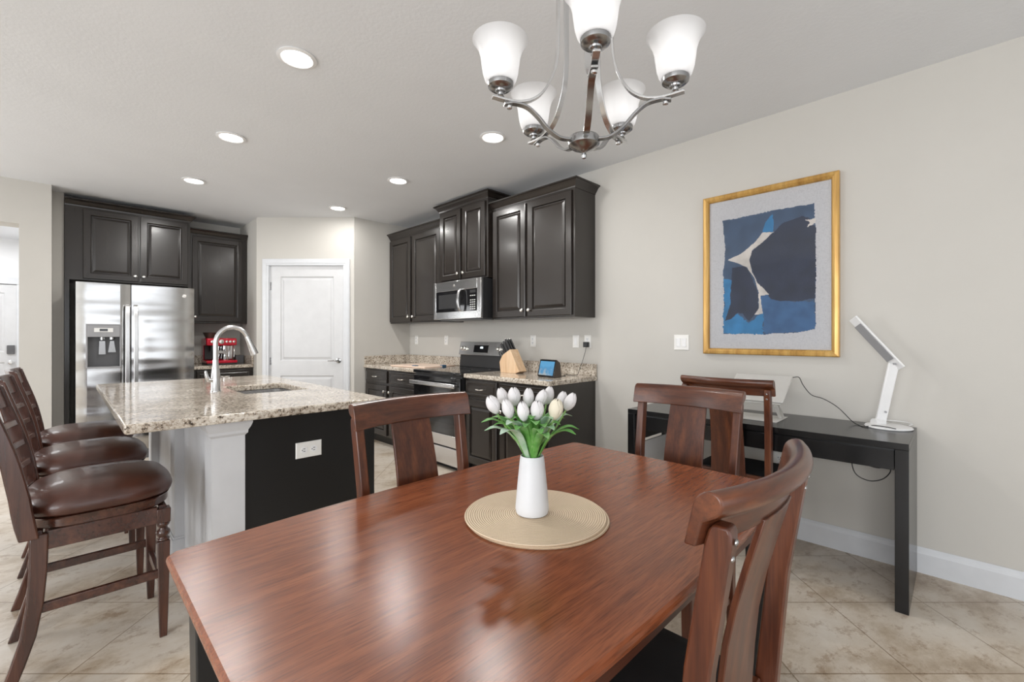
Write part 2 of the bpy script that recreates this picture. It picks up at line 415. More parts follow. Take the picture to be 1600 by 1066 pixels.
for y in (4.15, 5.79): mb.box(XL - 0.07, XL - 0.03, y, y + 0.06, 0.5, 2.45)
mb.box(XL - 0.07, XL - 0.03, 4.15, 5.85, 2.39, 2.45); mb.box(XL - 0.07, XL - 0.03, 4.15, 5.85, 0.5, 0.56)
struct(mb.build('unseen_window_3', M['trim']))  # frame of the small opening added to light the left area
# baseboard right
bbp = [(0, 0), (-0.015, 0), (-0.015, 0.105), (-0.012, 0.112), (-0.010, 0.125), (-0.004, 0.137), (0, 0.137)]
mb = MB(); mb.prism([(XR + u, v) for u, v in bbp], 'y', YB, 2.225) if False else mb.loft([[(XR + u, YB, v) for u, v in bbp], [(XR + u, 2.235, v) for u, v in bbp]])
struct(mb.build('baseboard_right', M['trim'], smooth=False))
mb = MB(); mb.loft([[(x, 6.18 + u, v) for u, v in bbp] for x in (-0.296, -0.084)])
struct(mb.build('baseboard_foyer', M['trim']))

# pantry door: built in local frame (x along the wall left to right, -y towards the room)
def rect_rings(mb, x0, x1, z0, z1, depth=0.0):
    mb.rings_panel(x0, x1, z0, z1, [(0.0, 0.0 + depth), (0.012, 0.010 + depth), (0.022, 0.010 + depth), (0.040, 0.003 + depth), (0.05, 0.003 + depth)])
pd = bpy.data.objects.new('door_1', None); COL.objects.link(pd); struct(pd)
pd['label'] = 'white two-panel pantry door with lever handle in the diagonal wall'
pd.location = ((TD + DA) * R2, (TD - DA) * R2, 0); pd.rotation_euler = (0, 0, -PI / 4)
W = DB - DA
mb = MB()
x0, x1 = 0.012, W - 0.012; zt = DH - 0.012
sx, so = 0.125, 0.0
yf, yb = 0.020, 0.055
mb.box(x0, x0 + sx + .001, yf, yb, 0.01, zt); mb.box(x1 - sx, x1, yf, yb, 0.01, zt)
for a, c in ((0.01, 0.24), (0.80, 0.98), (zt - 0.13, zt)): mb.box(x0 + sx, x1 - sx, yf, yb, a, c)
for a, c in ((0.24, 0.80), (0.98, zt - 0.13)):
    mb.rings_panel(x0 + sx, x1 - sx, a, c, [(0, yb), (0.0, yf), (0.004, yf + 0.004), (0.012, yf + 0.013), (0.020, yf + 0.013), (0.044, yf + 0.003), (0.048, yf + 0.002)])
slab = mb.build('door_slab', M['doorw'], pd)
mb = MB()
cp = 0.078
for (a, b_) in ((-cp + 0.008, 0.008), (W - 0.008, W - 0.008 + cp)):
    mb.box(a, b_, -0.014, 0.0, 0, DH - 0.0082)
mb.box(-cp + 0.008, W - 0.008 + cp, -0.014, 0.0, DH - 0.008, DH + 0.07)
for (a, b_) in ((-cp + 0.020, -0.018), (W + 0.018, W + cp - 0.020)): mb.box(a, b_, -0.019, -0.0145, 0, DH + 0.0178)
mb.box(-cp + 0.02, W + cp - 0.02, -0.019, -0.0145, DH + 0.018, DH + 0.058)
mb.build('door_casing', M['trim'], pd, bev=0.004)
mb = MB(); mb.box(0.0, 0.012, 0.0, 0.1, 0, DH); mb.box(W - 0.012, W, 0.0, 0.1, 0, DH); mb.box(0, W, 0, 0.1, DH - 0.012, DH)
mb.build('door_jamb', M['trim'], pd)
for z in (0.30, 0.98, 1.90):
    mb = MB(); mb.tube([(0.012, 0.014, z - 0.045), (0.012, 0.014, z + 0.045)], 0.008, 8); mb.box(0.010, 0.03, 0.017, 0.0205, z - 0.045, z + 0.045)
    mb.build('hinge', M['darknickel'], pd)
h = MB(); hz = 0.985
h.lathe([(0.0, 0), (0.032, 0), (0.032, 0.008), (0.012, 0.012), (0.011, 0.05), (0, 0.05)], 20, (x1 - 0.065, yf, hz), Matrix.Rotation(PI / 2, 3, 'X'))
h.tube([(x1 - 0.065, yf - 0.048, hz), (x1 - 0.10, yf - 0.052, hz + .003), (x1 - 0.18, yf - 0.046, hz - .004)], [0.011, 0.009, 0.007], 10)
h.build('door_handle', M['darknickel'], pd, smooth=True)

# front door seen through the doorway
fd = bpy.data.objects.new('door_2', None); COL.objects.link(fd); struct(fd); fd.location = (-1.42, FY, 0)
fd['label'] = 'white front door with keypad lock seen through the far left opening'
mb = MB(); mb.box(0, .12, 0, .035, 0.01, 2.05); mb.box(.80, .92, 0, .035, 0.01, 2.05)
for a, c in ((0.01, .25), (.9, 1.05), (1.93, 2.05)): mb.box(.12, .80, 0, .035, a, c)
for a, c in ((.25, .9), (1.05, 1.93)): mb.rings_panel(.12, .80, a, c, [(0, .034), (0, 0), (.012, .014), (.03, .014), (.06, .004), (.07, .004)])
mb.build('door_slab', M['doorw'], fd)
mb = MB(); mb.box(-.11, 0, -.02, .035, 0, 2.06); mb.box(.92, 1.03, -.02, .035, 0, 2.06); mb.box(-.11, 1.03, -.02, .035, 2.0602, 2.16); mb.build('door_casing', M['trim'], fd, bev=.004)
MB().box(.82, .90, -.03, 0, 1.02, 1.15).build('keypad_lock', M['darkgrey'], fd, bev=.006)
MB().lathe([(0, 0), (.033, 0), (.033, .01), (.014, .015), (.014, .035), (.03, .045), (.03, .06), (.018, .07), (0, .07)], 18, (.86, 0, .90), Matrix.Rotation(PI / 2, 3, 'X')).build('door_knob', M['nickel'], fd, smooth=True)

# ------------------------------------------------------------------ recessed ceiling lights
def at_px(px, py, z=None, t=None):
    u = (px - 800) / 700; v = (526 - py) / 700
    if t is None: t = (z - HC) / v
    return Vector((R2 * t * (1 + u), R2 * t * (1 - u), HC + v * t))
cl_spots = [((464, 90), 'closest to the left of the chandelier, largest in view'), ((361, 214), 'above the island, second from the chandelier in the left row'),
            ((303, 282), 'farthest of the left row, before the fridge cabinets'), ((770, 214), 'just left of the chandelier, nearest of the right row'),
            ((622, 282), 'in front of the microwave cabinets, middle of the right row'), ((528, 325), 'farthest, before the pantry door')]
first = None
for (p, d) in cl_spots:
    c = at_px(*p, z=CEIL)
    if first is None:
        first = thing('recessed_light', '', 'ceiling light', (c.x, c.y, CEIL))
        MB().lathe([(0.072, -0.001), (0.094, -0.001), (0.096, -0.006), (0.078, -0.011), (0.072, -0.006)], 40, caps=False).build('trim_ring', M['white'], first, smooth=True)
        MB().lathe([(0.0, -0.002), (0.073, -0.002), (0.073, -0.005), (0.0, -0.006)], 40).build('lens', M['downlight'], first)
        o = first
    else:
        o = copy_tree(first); o.location = (c.x, c.y, CEIL)
    tag(o, 'round white recessed ceiling light, ' + d, 'ceiling light', 'recessed lights in the ceiling')
    ld = bpy.data.lights.new('downlight_beam', 'AREA'); ld.shape = 'DISK'; ld.size = 0.14; ld.energy = 11.0 if p[0] != 528 else 6.0; ld.color = (1, 0.98, 0.95)
    lo = bpy.data.objects.new('downlight_beam', ld); COL.objects.link(lo); lo.location = (c.x, c.y, CEIL - 0.012)

# ------------------------------------------------------------------ kitchen cabinets
def cab_door(parent, x0, x1, z0, z1, knob=None, name='door', yf=0.0, st=0.055):
    mb = MB(); th = 0.02
    mb.rings_panel(x0, x1, z0, z1, [(0, yf), (0, yf - th + 0.003), (0.004, yf - th), (st, yf - th), (st + 0.005, yf - th + 0.002), (st + 0.010, yf - th + 0.015),
                                    (st + 0.017, yf - th + 0.0155), (st + 0.019, yf - th + 0.007), (st + 0.040, yf - th + 0.001), (st + 0.043, yf - th + 0.001)])
    d = mb.build(name, M['cab'], parent)
    if knob:
        kx, kz = knob
        MB().lathe([(0, 0), (0.007, 0), (0.006, 0.012), (0.015, 0.018), (0.016, 0.024), (0.010, 0.030), (0, 0.031)], 14, (kx, yf - th, kz), Matrix.Rotation(PI / 2, 3, 'X')).build('knob', M['knob'], d, smooth=True)
    return d
def cab_drawer(parent, x0, x1, z0, z1, pull=True, yf=0.0):
    mb = MB(); th = 0.02
    mb.rings_panel(x0, x1, z0, z1, [(0, yf), (0, yf - th + 0.004), (0.006, yf - th), (0.020, yf - th), (0.026, yf - th + 0.004), (0.032, yf - th + 0.004), (0.04, yf - th + 0.001)])
    d = mb.build('drawer', M['cab'], parent)
    if pull:
        cx, cz = (x0 + x1) / 2, (z0 + z1) / 2; y = yf - th
        p = MB(); p.tube(smoothpath([(cx - 0.048, y, cz), (cx - 0.046, y - 0.018, cz), (cx - 0.03, y - 0.026, cz - .002), (cx, y - 0.024, cz - .004), (cx + 0.03, y - 0.026, cz - .002), (cx + 0.046, y - 0.018, cz), (cx + 0.048, y, cz)], 4), 0.0055, 8)
        p.build('pull', M['knob'], d, smooth=True)
    return d
CROWN = [(0.0, 0.0), (0.004, 0.0), (0.006, 0.012), (0.014, 0.020), (0.030, 0.046), (0.044, 0.058), (0.052, 0.060), (0.052, 0.072), (0.0, 0.072)]
def crown(parent, path, z, scale=1.0, name='crown'):
    # path: points walked so that outward is to the left-hand normal
    n = len(path); rings = []
    for i, p in enumerate(path):
        p = Vector(p); dirs = []
        if i > 0: dirs.append((p - Vector(path[i - 1])).normalized())
        if i < n - 1: dirs.append((Vector(path[i + 1]) - p).normalized())
        ns = [Vector((d.y, -d.x)) for d in dirs]
        m = sum(ns, Vector((0, 0)))
        m = m / m.length; k = 1 / m.dot(ns[0])
        rings.append([(p.x + m.x * o * k * scale, p.y + m.y * o * k * scale, z + h * scale) for o, h in CROWN])
    return MB().loft(rings).build(name, M['cab'], parent)
def upper_cab(name, label, loc, rz, wdt, depth, z0, z1, doors, left_open, right_open, group=None, edge=0.012, lx=None):
    # local: x 0..wdt, front plane y=0, body behind to +depth
    t = thing(name, label, 'cabinet', loc, rz, group)
    MB().box(0, wdt, 0, depth, z0, z1).build('body', M['cab'], t, bev=0.002)
    for (a, b_, kside) in doors:
        kx = b_ - 0.028 if kside == 'r' else a + 0.028
        cab_door(t, a, b_, z0 + 0.018, z1 - 0.022, (kx, z0 + 0.075))
    path = []
    if left_open: path.append((0, depth))
    path += [(0, 0), (wdt, 0)]
    if right_open: path.append((wdt, depth))
    crown(t, path, z1 - 0.004)
    return t
RW = -PI / 2      # right-wall run: local x runs towards the viewpoint, local -y faces the room
D_SIDE = XR - 3.0
upper_cab('wall_cabinet', 'dark two-door wall cabinet left of the microwave, at the room corner', (3.0, 5.236, 0), RW, 1.15, D_SIDE - .002, 1.445, 2.525,
          [(0.015, 0.50, 'r'), (0.545, 1.10, 'l')], False, True)
upper_cab('wall_cabinet', 'raised dark two-door wall cabinet directly above the microwave', (2.945, 4.078, 0), RW, 0.80, XR - 2.947, 1.865, 2.645,
          [(0.03, 0.385, 'r'), (0.42, 0.77, 'l')], True, True)
upper_cab('wall_cabinet', 'large dark two-door wall cabinet right of the microwave with glossy door', (3.0, 3.270, 0), RW, 1.01, D_SIDE - .002, 1.445, 2.525,
          [(0.02, 0.455, 'r'), (0.485, 0.985, 'l')], True, True)
t = upper_cab('wall_cabinet', 'dark wide cabinet above the refrigerator with two short doors', (0.003, 6.40, 0), 0, 1.047, YW - 6.402, 1.862, 2.622,
          [(0.135, 0.575, 'r'), (0.592, 1.022, 'l')], False, True)
MB().box(0.0, 0.035, 0.0, 0.46, 0.0, 1.862).build('side_panel', M['cab'], t)
MB().box(1.025, 1.047, 0.0, 0.46, 0.0, 1.862).build('side_panel', M['cab'], t)
upper_cab('wall_cabinet', 'dark single-door wall cabinet above the coffee machine', (1.056, 6.53, 0), 0, 0.618, YW - 6.532, 1.445, 2.515,
          [(0.03, 0.565, 'l')], False, False)

def base_cab(label, loc, rz, wdt, depth, cells, h=0.893, group=None, left_end=False):
    t = thing('base_cabinet', label, 'cabinet', loc, rz, group)
    mb = MB(); mb.box(0, wdt, 0.0, depth, 0.105, h); mb.build('body', M['cab'], t, bev=0.002)
    MB().box(0.0, wdt, 0.07, depth, 0, 0.105).build('toe_kick', M['panelblack'], t)
    for a, b_, k in cells:
        cab_drawer(t, a, b_, 0.735, 0.875)
        kx = b_ - 0.03 if k == 'r' else a + 0.03
        cab_door(t, a, b_, 0.125, 0.705, (kx, 0.64))
    return t
XF = 2.66
base_cab('dark base cabinet left of the stove with two drawers over two doors', (XF, 5.236, 0), RW, 1.162, XR - XF - .003, [(0.03, 0.535, 'r'), (0.595, 1.14, 'l')])
base_cab('dark narrow base cabinet immediately right of the stove, partly behind dining chair', (XF, 3.272, 0), RW, 0.458, XR - XF - .003, [(0.02, 0.44, 'r')])
base_cab('dark base cabinet at the free end of the counter, behind the tulips', (XF, 2.812, 0), RW, 0.555, XR - XF - .003, [(0.02, 0.535, 'l')])
base_cab('dark base cabinet beside the refrigerator under the coffee machine', (1.056, 6.27, 0), 0, 0.618, YW - 6.273, [(0.03, 0.59, 'l')])

def slab(name, label, x0, x1, y0, y1, z1=0.935, th=0.040, hole=None, splash=()):
    mb = MB(); z0 = z1 - th
    if hole is None: mb.box(x0, x1, y0, y1, z0, z1)
    else:
        xs = [x0, hole[0], hole[1], x1]; ys = [y0, hole[2], hole[3], y1]
        g = [[[mb.bm.verts.new((x, y, z)) for z in (z0, z1)] for y in ys] for x in xs]
        for i in range(3):
            for j in range(3):
                if i == 1 and j == 1: continue
                for k in (0, 1): mb.face([g[i][j][k], g[i + 1][j][k], g[i + 1][j + 1][k], g[i][j + 1][k]])
        for j in range(3):
            for i in (0, 3): mb.face([g[i][j][0], g[i][j + 1][0], g[i][j + 1][1], g[i][j][1]])
        for i in range(3):
            for j in (0, 3): mb.face([g[i][j][0], g[i + 1][j][0], g[i + 1][j][1], g[i][j][1]])
        for a, b_ in (((1, 1), (2, 1)), ((2, 1), (2, 2)), ((2, 2), (1, 2)), ((1, 2), (1, 1))):
            mb.face([g[a[0]][a[1]][0], g[b_[0]][b_[1]][0], g[b_[0]][b_[1]][1], g[a[0]][a[1]][1]])
    top = mb.build(name, M['granite'], bev=0.008, seg=3)
    tag(top, label, 'countertop')
    for (a, b_, c, d, lab) in splash:
        tag(MB().box(a, b_, c, d, z1 + .0003, z1 + 0.105).build('backsplash', M['granite'], bev=0.004), lab, 'backsplash')
    return top
slab('countertop', 'speckled granite countertop left of the stove, in the room corner', 2.63, XR - 0.001, 4.078, 5.236,
     splash=[(XR - 0.022, XR - 0.001, 4.078, 5.213, 'granite backsplash strip on the right wall left of the stove'), (2.64, XR - 0.001, 5.214, 5.236, 'granite backsplash strip on the end wall by the pantry door')])
slab('countertop', 'speckled granite countertop right of the stove holding the knife block', 2.63, XR - 0.001, 2.235, 3.272,
     splash=[(XR - 0.022, XR - 0.001, 2.24, 3.272, 'granite backsplash strip behind the knife block and smart display')])
slab('countertop', 'short granite countertop with the red coffee machine on it', 1.056, 1.678, 6.24, YW - 0.002,
     splash=[(1.658, 1.678, 6.25, YW - 0.025, 'granite backsplash strip on the side wall right of the espresso machine'), (1.056, 1.678, YW - 0.024, YW - 0.002, 'granite backsplash strip behind the espresso machine')])

# ------------------------------------------------------------------ island
IX0, IX1, IY0, IY1 = 0.165, 1.292, 2.295, 4.42
SK = (0.775, 1.14, 3.03, 3.58)
slab('island_countertop', 'large speckled granite island countertop with sink cut-out and faucet', IX0, IX1, IY0, IY1, hole=SK)
isl = thing('kitchen_island', 'kitchen island base, grey pilastered side by the stools and black end panel', 'kitchen island', (0.88, 3.4, 0))
def L_(x, y): return (x - 0.88, y - 3.4)
mb = MB(); bx0, bx1, by0, by1 = 0.52, 1.262, 2.40, 4.30
for a in ((bx0, SK[0] - .03, by0, by1), (SK[1] + .03, bx1, by0, by1), (SK[0] - .03, SK[1] + .03, by0, SK[2] - .03), (SK[0] - .03, SK[1] + .03, SK[3] + .03, by1)):
    mb.box(a[0] - .88, a[1] - .88, a[2] - 3.4, a[3] - 3.4, 0.10, 0.894)
mb.box(bx0 - .88, bx1 - .88, by0 - 3.4, by1 - 3.4, 0.10, 0.62)
mb.build('body', M['cab'], isl)
mb = MB(); mb.box(0.60 - .88, bx1 - .88, 2.383 - 3.4, 2.3995 - 3.4, 0.0, 0.894); mb.build('end_panel', M['panelblack'], isl)
M['pilaster'] = plain('pilaster_grey_white', (0.60, 0.605, 0.62), 0.45)
mb = MB(); mb.box(0.495 - .88, 0.5195 - .88, 2.40 - 3.4, 4.30 - 3.4, 0.0, 0.894); mb.build('back_panel', M['pilaster'], isl)
mb = MB(); mb.box(.53 - .88, 1.25 - .88, 2.41 - 3.4, 4.29 - 3.4, 0, .10); mb.build('toe_kick', M['panelblack'], isl)
def pilaster(xa, xb, ya, yb):
    mb = MB(); mb.box(xa - .88, xb - .88, ya - 3.4, yb - 3.4, 0, 0.80)
    m = 0
    prof = [(0.0, 0.800), (0.0, 0.820), (0.010, 0.832), (0.011, 0.845), (0.020, 0.862), (0.026, 0.880), (0.026, 0.894)]
    rings = [[(xa - e - .88, ya - e - 3.4, z), (xb + e - .88, ya - e - 3.4, z), (xb + e - .88, yb + e - 3.4, z), (xa - e - .88, yb + e - 3.4, z)] for e, z in prof]
    mb.loft(rings)
    for z0, z1, e in ((0, 0.11, 0.012), (0.11, 0.122, 0.006)): mb.box(xa - e - .88, xb + e - .88, ya - e - 3.4, yb + e - 3.4, z0, z1)
    mb.build('pilaster', M['pilaster'], isl)
pilaster(0.466, 0.600, 2.368, 2.50)
pilaster(0.450, 0.520, 3.20, 3.34)
pilaster(0.450, 0.520, 4.16, 4.30)
# sink
sk = thing('sink', 'stainless undermount sink basin set in the island countertop', 'sink', ((SK[0] + SK[1]) / 2, (SK[2] + SK[3]) / 2, 0.68))
hw, hd = (SK[1] - SK[0]) / 2 + .006, (SK[3] - SK[2]) / 2 + .006
def rrect(hx, hy, r, z, n=5):
    out = []
    for cx, cy, a0 in ((hx - r, hy - r, 0), (-hx + r, hy - r, PI / 2), (-hx + r, -hy + r, PI), (hx - r, -hy + r, 1.5 * PI)):
        for k in range(n + 1):
            a = a0 + k / n * PI / 2; out.append((cx + r * math.cos(a), cy + r * math.sin(a), z))
    return out
MB().loft([rrect(hw + .018, hd + .018, .05, .213), rrect(hw, hd, .05, .213), rrect(hw - .004, hd - .004, .05, .03), rrect(hw - .03, hd - .03, .04, .003), rrect(.02, .02, .015, 0)], caps=False).build('basin', M['steel'], sk, smooth=True)
MB().lathe([(0, .002), (.04, .002), (.042, .006), (.03, .004), (0, .003)], 20).build('drain', M['chrome'], sk, smooth=True)
# faucet
fa = thing('kitchen_faucet', 'brushed nickel gooseneck faucet with pull-down spray head on the island', 'faucet', (0.672, 3.30, 0.935))
MB().lathe([(0, 0), (.030, 0), (.030, .006), (.026, .012), (.025, .09), (.022, .13), (.0165, .17), (0.0155, .20), (0, .20)], 24).build('faucet_body', M['nickel'], fa, smooth=True)
pts = [(0, 0, .19), (0, 0, .30)] + [(0.092 - 0.092 * math.cos(a), 0, .30 + 0.105 * math.sin(a)) for a in [PI * k / 14 for k in range(1, 13)]]
end = Vector(pts[-1]); dr = Vector((0.36, 0, -0.93)).normalized()
MB().tube(pts + [tuple(end + dr * 0.015)], 0.0135, 14).build('gooseneck', M['nickel'], fa, smooth=True)
MB().tube([tuple(end + dr * s) for s in (0.0, .01, .05, .10, .125, .127)], [.0145, .016, .018, .023, .024, .018], 16).build('spray_head', M['nickel'], fa, smooth=True)
mb = MB(); mb.tube([(-.018, -.006, .07), (-.042, -.012, .075)], .012, 12); mb.tube(smoothpath([(-.040, -.012, .072), (-.050, -.014, .10), (-.056, -.016, .135)], 4), [.010, .010, .011, .011, .010, .009, .008, .007, .006], 10); mb.build('lever', M['nickel'], fa, smooth=True)
# horizontal outlet on the island end
def outlet(label, loc, rz, kind='outlet', horiz=False, z=0.0, gang=1):
    t = thing('wall_outlet' if kind == 'outlet' else 'light_switch', label, 'outlet' if kind == 'outlet' else 'switch', loc, rz, None)
    w_, h_ = 0.070 * (1 if gang == 1 else 1.64), 0.115
    if horiz: w_, h_ = h_ * 1.13, w_ * 1.15
    MB().rings_panel(-w_ / 2, w_ / 2, -h_ / 2, h_ / 2, [(0, 0), (0, -.003), (.004, -.006), (.006, -.006)]).build('cover_plate', M['plate'], t)
    if kind == 'outlet':
        for s in (-1, 1):
            cx, cz = (s * .0245, 0) if horiz else (0, s * .0195)
            r = MB().lathe([(0, 0), (.0165, 0), (.0165, .0025), (0, .0025)], 18, (cx, -.006, cz), Matrix.Rotation(PI / 2, 3, 'X')).build('receptacle', M['white'], t)
            mb = MB()
            for dx in (-.006, .006):
                if horiz: mb.box(cx - .005, cx + .005, -.0092, -.0085, cz + dx - .0014 , cz + dx + .0014)
                else: mb.box(cx + dx - .0014, cx + dx + .0014, -.0092, -.0085, cz - .001, cz + .009)
            mb.lathe([(0, 0), (.0026, 0), (.0026, .0007), (0, .0007)], 8, (cx - (.010 if horiz else 0), -.0085, cz - (0 if horiz else .008)), Matrix.Rotation(PI / 2, 3, 'X'))
            mb.build('slots', M['blackpl'], r)
    else:
        for g in range(gang):
            cx = 0 if gang == 1 else (g - .5) * .046
            MB().rings_panel(cx - .0165, cx + .0165, -.033, .033, [(0, -.006), (0, -.0085), (.003, -.010), (.004, -.009)]).build('rocker', M['white'], t)
    return t
outlet('horizontal white outlet on the black end panel of the island', (0.895, 2.3825, 0.698), 0, horiz=True)
def wall_y(px, X=XR): 
    u = (px - 800) / 700; return X * (1 - u) / (1 + u)
for px, lab, kd in ((651, 'white outlet above granite counter nearest the room corner', 'outlet'), (697.5, 'white outlet just left of the stove control panel', 'outlet'),
                (833, 'white outlet right of the knife block', 'outlet'), (900, 'white switch between the smart display and the plugged outlet', 'switch'),
                (918.5, 'white outlet with the black power adapter plugged in', 'outlet')):
    outlet(lab, (XR - 0.0005, wall_y(px), 1.235), RW, kd)
outlet('double white rocker switch left of the painting', (XR - 0.0005, 1.485, 1.235), RW, 'switch', gang=2)
outlet('white outlet low on the wall beneath the desk', (XR - 0.0005, 0.83, 0.47), RW)

# ------------------------------------------------------------------ refrigerator
fr = thing('refrigerator', 'stainless side-by-side refrigerator with water dispenser', 'refrigerator', (0.555, 6.05, 0))
FW = 0.475
MB().box(-FW, FW, 0.075, 0.76, 0.02, 1.80).build('body', M['darkgrey'], fr, bev=.004)
xs = 0.49 - 0.555
def fdoor(x0, x1, hole=None):
    mb = MB()
    n = 10
    def yy(x): 
        s = (x - x0) / (x1 - x0) * 2 - 1
        return 0.012 * s ** 4
    if hole is None:
        sec = [(x0 + (x1 - x0) * k / n) for k in range(n + 1)]
        poly = [(x, yy(x)) for x in sec] + [(x1, 0.065), (x0, 0.065)]
        mb.prism(poly, 'z', 0.10, 1.815)
    else:
        hx0, hx1, hz0, hz1 = hole
        def seg(a, b_, z0, z1):
            k = max(2, int((b_ - a) / .05)); sec = [a + (b_ - a) * i / k for i in range(k + 1)]
            mb.prism([(x, yy(x)) for x in sec] + [(b_, 0.065), (a, 0.065)], 'z', z0, z1)
        seg(x0, hx0, .10, 1.815); seg(hx1, x1, .10, 1.815); seg(hx0, hx1, .10, hz0); seg(hx0, hx1, hz1, 1.815)
    return mb.build('door', M['steelv'], fr, smooth=True)
dl = fdoor(-FW, xs - .003, (-0.395, -0.150, 0.975, 1.395))
dr_ = fdoor(xs + .004, FW)
MB().box(-FW + .01, FW - .01, 0.03, 0.07, 0.0, 0.095).build('kick_grille', M['darkgrey'], fr)
def fhandle(x, par):
    mb = MB()
    mb.ribbon(smoothpath([(x, 0.0, 1.60), (x, -.045, 1.585), (x, -.062, 1.45), (x, -.066, 1.05), (x, -.062, 0.65), (x, -.045, 0.52), (x, 0.0, 0.505)], 5), (1, 0, 0), 0.034, 0.014)
    mb.build('handle', M['nickel'], par, smooth=True, bev=.003)
fhandle(xs - .032, dl); fhandle(xs + .034, dr_)
# dispenser
hx0, hx1, hz0, hz1 = -0.395, -0.150, 0.975, 1.395
mb = MB(); f_ = .010
mb.box(hx0 - f_, hx0 + .004, -.006, .02, hz0 - f_, hz1 + f_); mb.box(hx1 - .004, hx1 + f_, -.006, .02, hz0 - f_, hz1 + f_); mb.box(hx0, hx1, -.006, .02, hz0 - f_, hz0 + .004); mb.box(hx0, hx1, -.006, .02, hz1 - .004, hz1 + f_)
mb.build('dispenser_frame', M['midgrey'], dl, bev=.003)
mb = MB(); mb.box(hx0, hx1, .068, .072, hz0, 1.27); mb.box(hx0 + .001, hx0 + .004, 0, .07, hz0, 1.27); mb.box(hx1 - .004, hx1 - .001, 0, .07, hz0, 1.27); mb.box(hx0, hx1, 0, .07, hz0, hz0 + .006); mb.build('dispenser_niche', M['darkgrey'], dl)
pn = MB().box(hx0 + .003, hx1 - .003, -.010, .06, 1.275, hz1 - .004).build('dispenser_panel', M['midgrey'], dl, bev=.004)
mb = MB(); mb.tube([(-.285, .03, 1.274), (-.285, .03, 1.245)], .020, 12); mb.tube([(-.21, .03, 1.274), (-.21, .03, 1.25)], .022, 12); mb.prism([(-.305, 1.235), (-.262, 1.235), (-.258, 1.10), (-.31, 1.10)], 'y', .045, .052); mb.prism([(-.225, 1.235), (-.195, 1.235), (-.18, 1.12), (-.24, 1.12)], 'y', .045, .052); mb.build('paddle', M['darknickel'], dl)
MB().box(-.345, -.205, -.013, -.009, 1.325, 1.365).build('control_strip', M['silver'], dl)
MB().box(-.305, -.245, -.0145, -.0125, 1.333, 1.357).build('display', M['blackglass'], dl)
# maker's roundel
def roundel(par, x, y, z, r):
    MB().lathe([(0, 0), (r, 0), (r, .002), (r * .82, .0025), (r * .8, .0015), (0, .0015)], 20, (x, y, z), Matrix.Rotation(PI / 2, 3, 'X')).build('emblem', M['knob'], par)
roundel(dr_, 0.385, 0.001, 1.725, 0.019)

# ------------------------------------------------------------------ microwave
mw = thing('microwave', 'stainless over-the-range microwave with black glass door', 'microwave', (2.86, 4.070, 1.462), RW)
WM = 0.785; HM = 0.395
MB().box(0, WM, 0.025, XR - 2.863, 0, HM).build('body', M['blackpl'], mw, bev=.003)
mb = MB(); wx0, wx1, wz0, wz1 = .038, WM - .062, .075, .295
mb.box(0, wx0, 0, .024, 0, HM); mb.box(wx1, WM, 0, .024, 0, HM); mb.box(wx0, wx1, 0, .024, 0, wz0); mb.box(wx0, wx1, 0, .024, wz1, HM)
dm = mb.build('door_frame', M['steel'], mw, bev=.003)
gl = MB().box(wx0, wx1, .004, .024, wz0, wz1).build('door_window', M['blackglass'], mw)
MB().box(wx0 + .05, .455, .0025, .0045, wz0 + .035, wz1 - .035).build('window_screen', M['blackpl'], gl)
mb = MB(); mb.ribbon(smoothpath([(.505, .0, .30), (.49, -.035, .28), (.482, -.05, .19), (.49, -.035, .095), (.505, 0, .078)], 6), (1, 0, 0), .030, .013); mb.build('handle', M['nickel'], mw, smooth=True, bev=.003)
mb = MB()
for r_ in range(7):
    if r_ == 5: continue
    for c_ in range(3): mb.box(.615 + c_ * .030, .633 + c_ * .030, .0025, .0045, .09 + r_ * .022, .099 + r_ * .022)
mb.build('keypad', M['silver'], mw)
MB().box(.612, .70, .0025, .0045, .255, .283).build('display', M['blackpl'], mw)
roundel(mw, .36, -.0005, .345, .013)
mb = MB(); mb.box(.05, WM - .05, .05, .30, -.012, 0); mb.build('vent_grille', M['darkgrey'], mw)

# ------------------------------------------------------------------ range
rg = thing('electric_range', 'stainless electric range with black glass cooktop and oven door', 'stove', (2.60, 4.072, 0), RW)
WR = 0.794; DR = XR - 2.60 - .004
MB().box(0.004, WR - .004, .03, DR - .05, 0.06, .905).build('body', M['blackpl'], rg)
MB().box(0, WR, 0.0, DR - .03, .905, .940).build('cooktop', M['blackglass'], rg, bev=.006)
mb = MB()
for cx, cy, r_ in ((.21, .18, .105), (.58, .18, .085), (.21, .44, .075), (.58, .44, .10)):
    mb.lathe([(r_ - .003, .9402), (r_, .9402), (r_, .9406), (r_ - .003, .9406)], 40, (cx, cy, 0), caps=False)
mb.build('burner_rings', M['darkgrey'], rg)
od = MB().box(.008, WR - .008, .0, .028, .335, .885).build('oven_door', M['blackglass'], rg, bev=.004)
MB().box(.10, WR - .10, -.0015, .0, .44, .70).build('oven_window', M['darkgrey'], od).data.materials[0] = plain('oven_window_glass', (0.02, 0.022, 0.025), 0.05)
MB().box(.008, WR - .008, -.003, .028, .225, .333).build('oven_lower_trim', M['steel'], rg, bev=.003)
dw = MB().box(.008, WR - .008, -.003, .028, .050, .212).build('storage_drawer', M['steel'], rg, bev=.003)
roundel(rg, .09, -.003, .285, .013)
mb = MB(); mb.box(.02, WR - .02, -.062, -.040, .795, .835); mb.box(.03, .055, -.045, .001, .80, .83); mb.box(WR - .055, WR - .03, -.045, .001, .80, .83); mb.build('oven_handle', M['steel'], od, bev=.006)
mb = MB(); mb.box(.03, WR - .03, .06, .3, 0, .06); mb.build('plinth', M['blackpl'], rg)
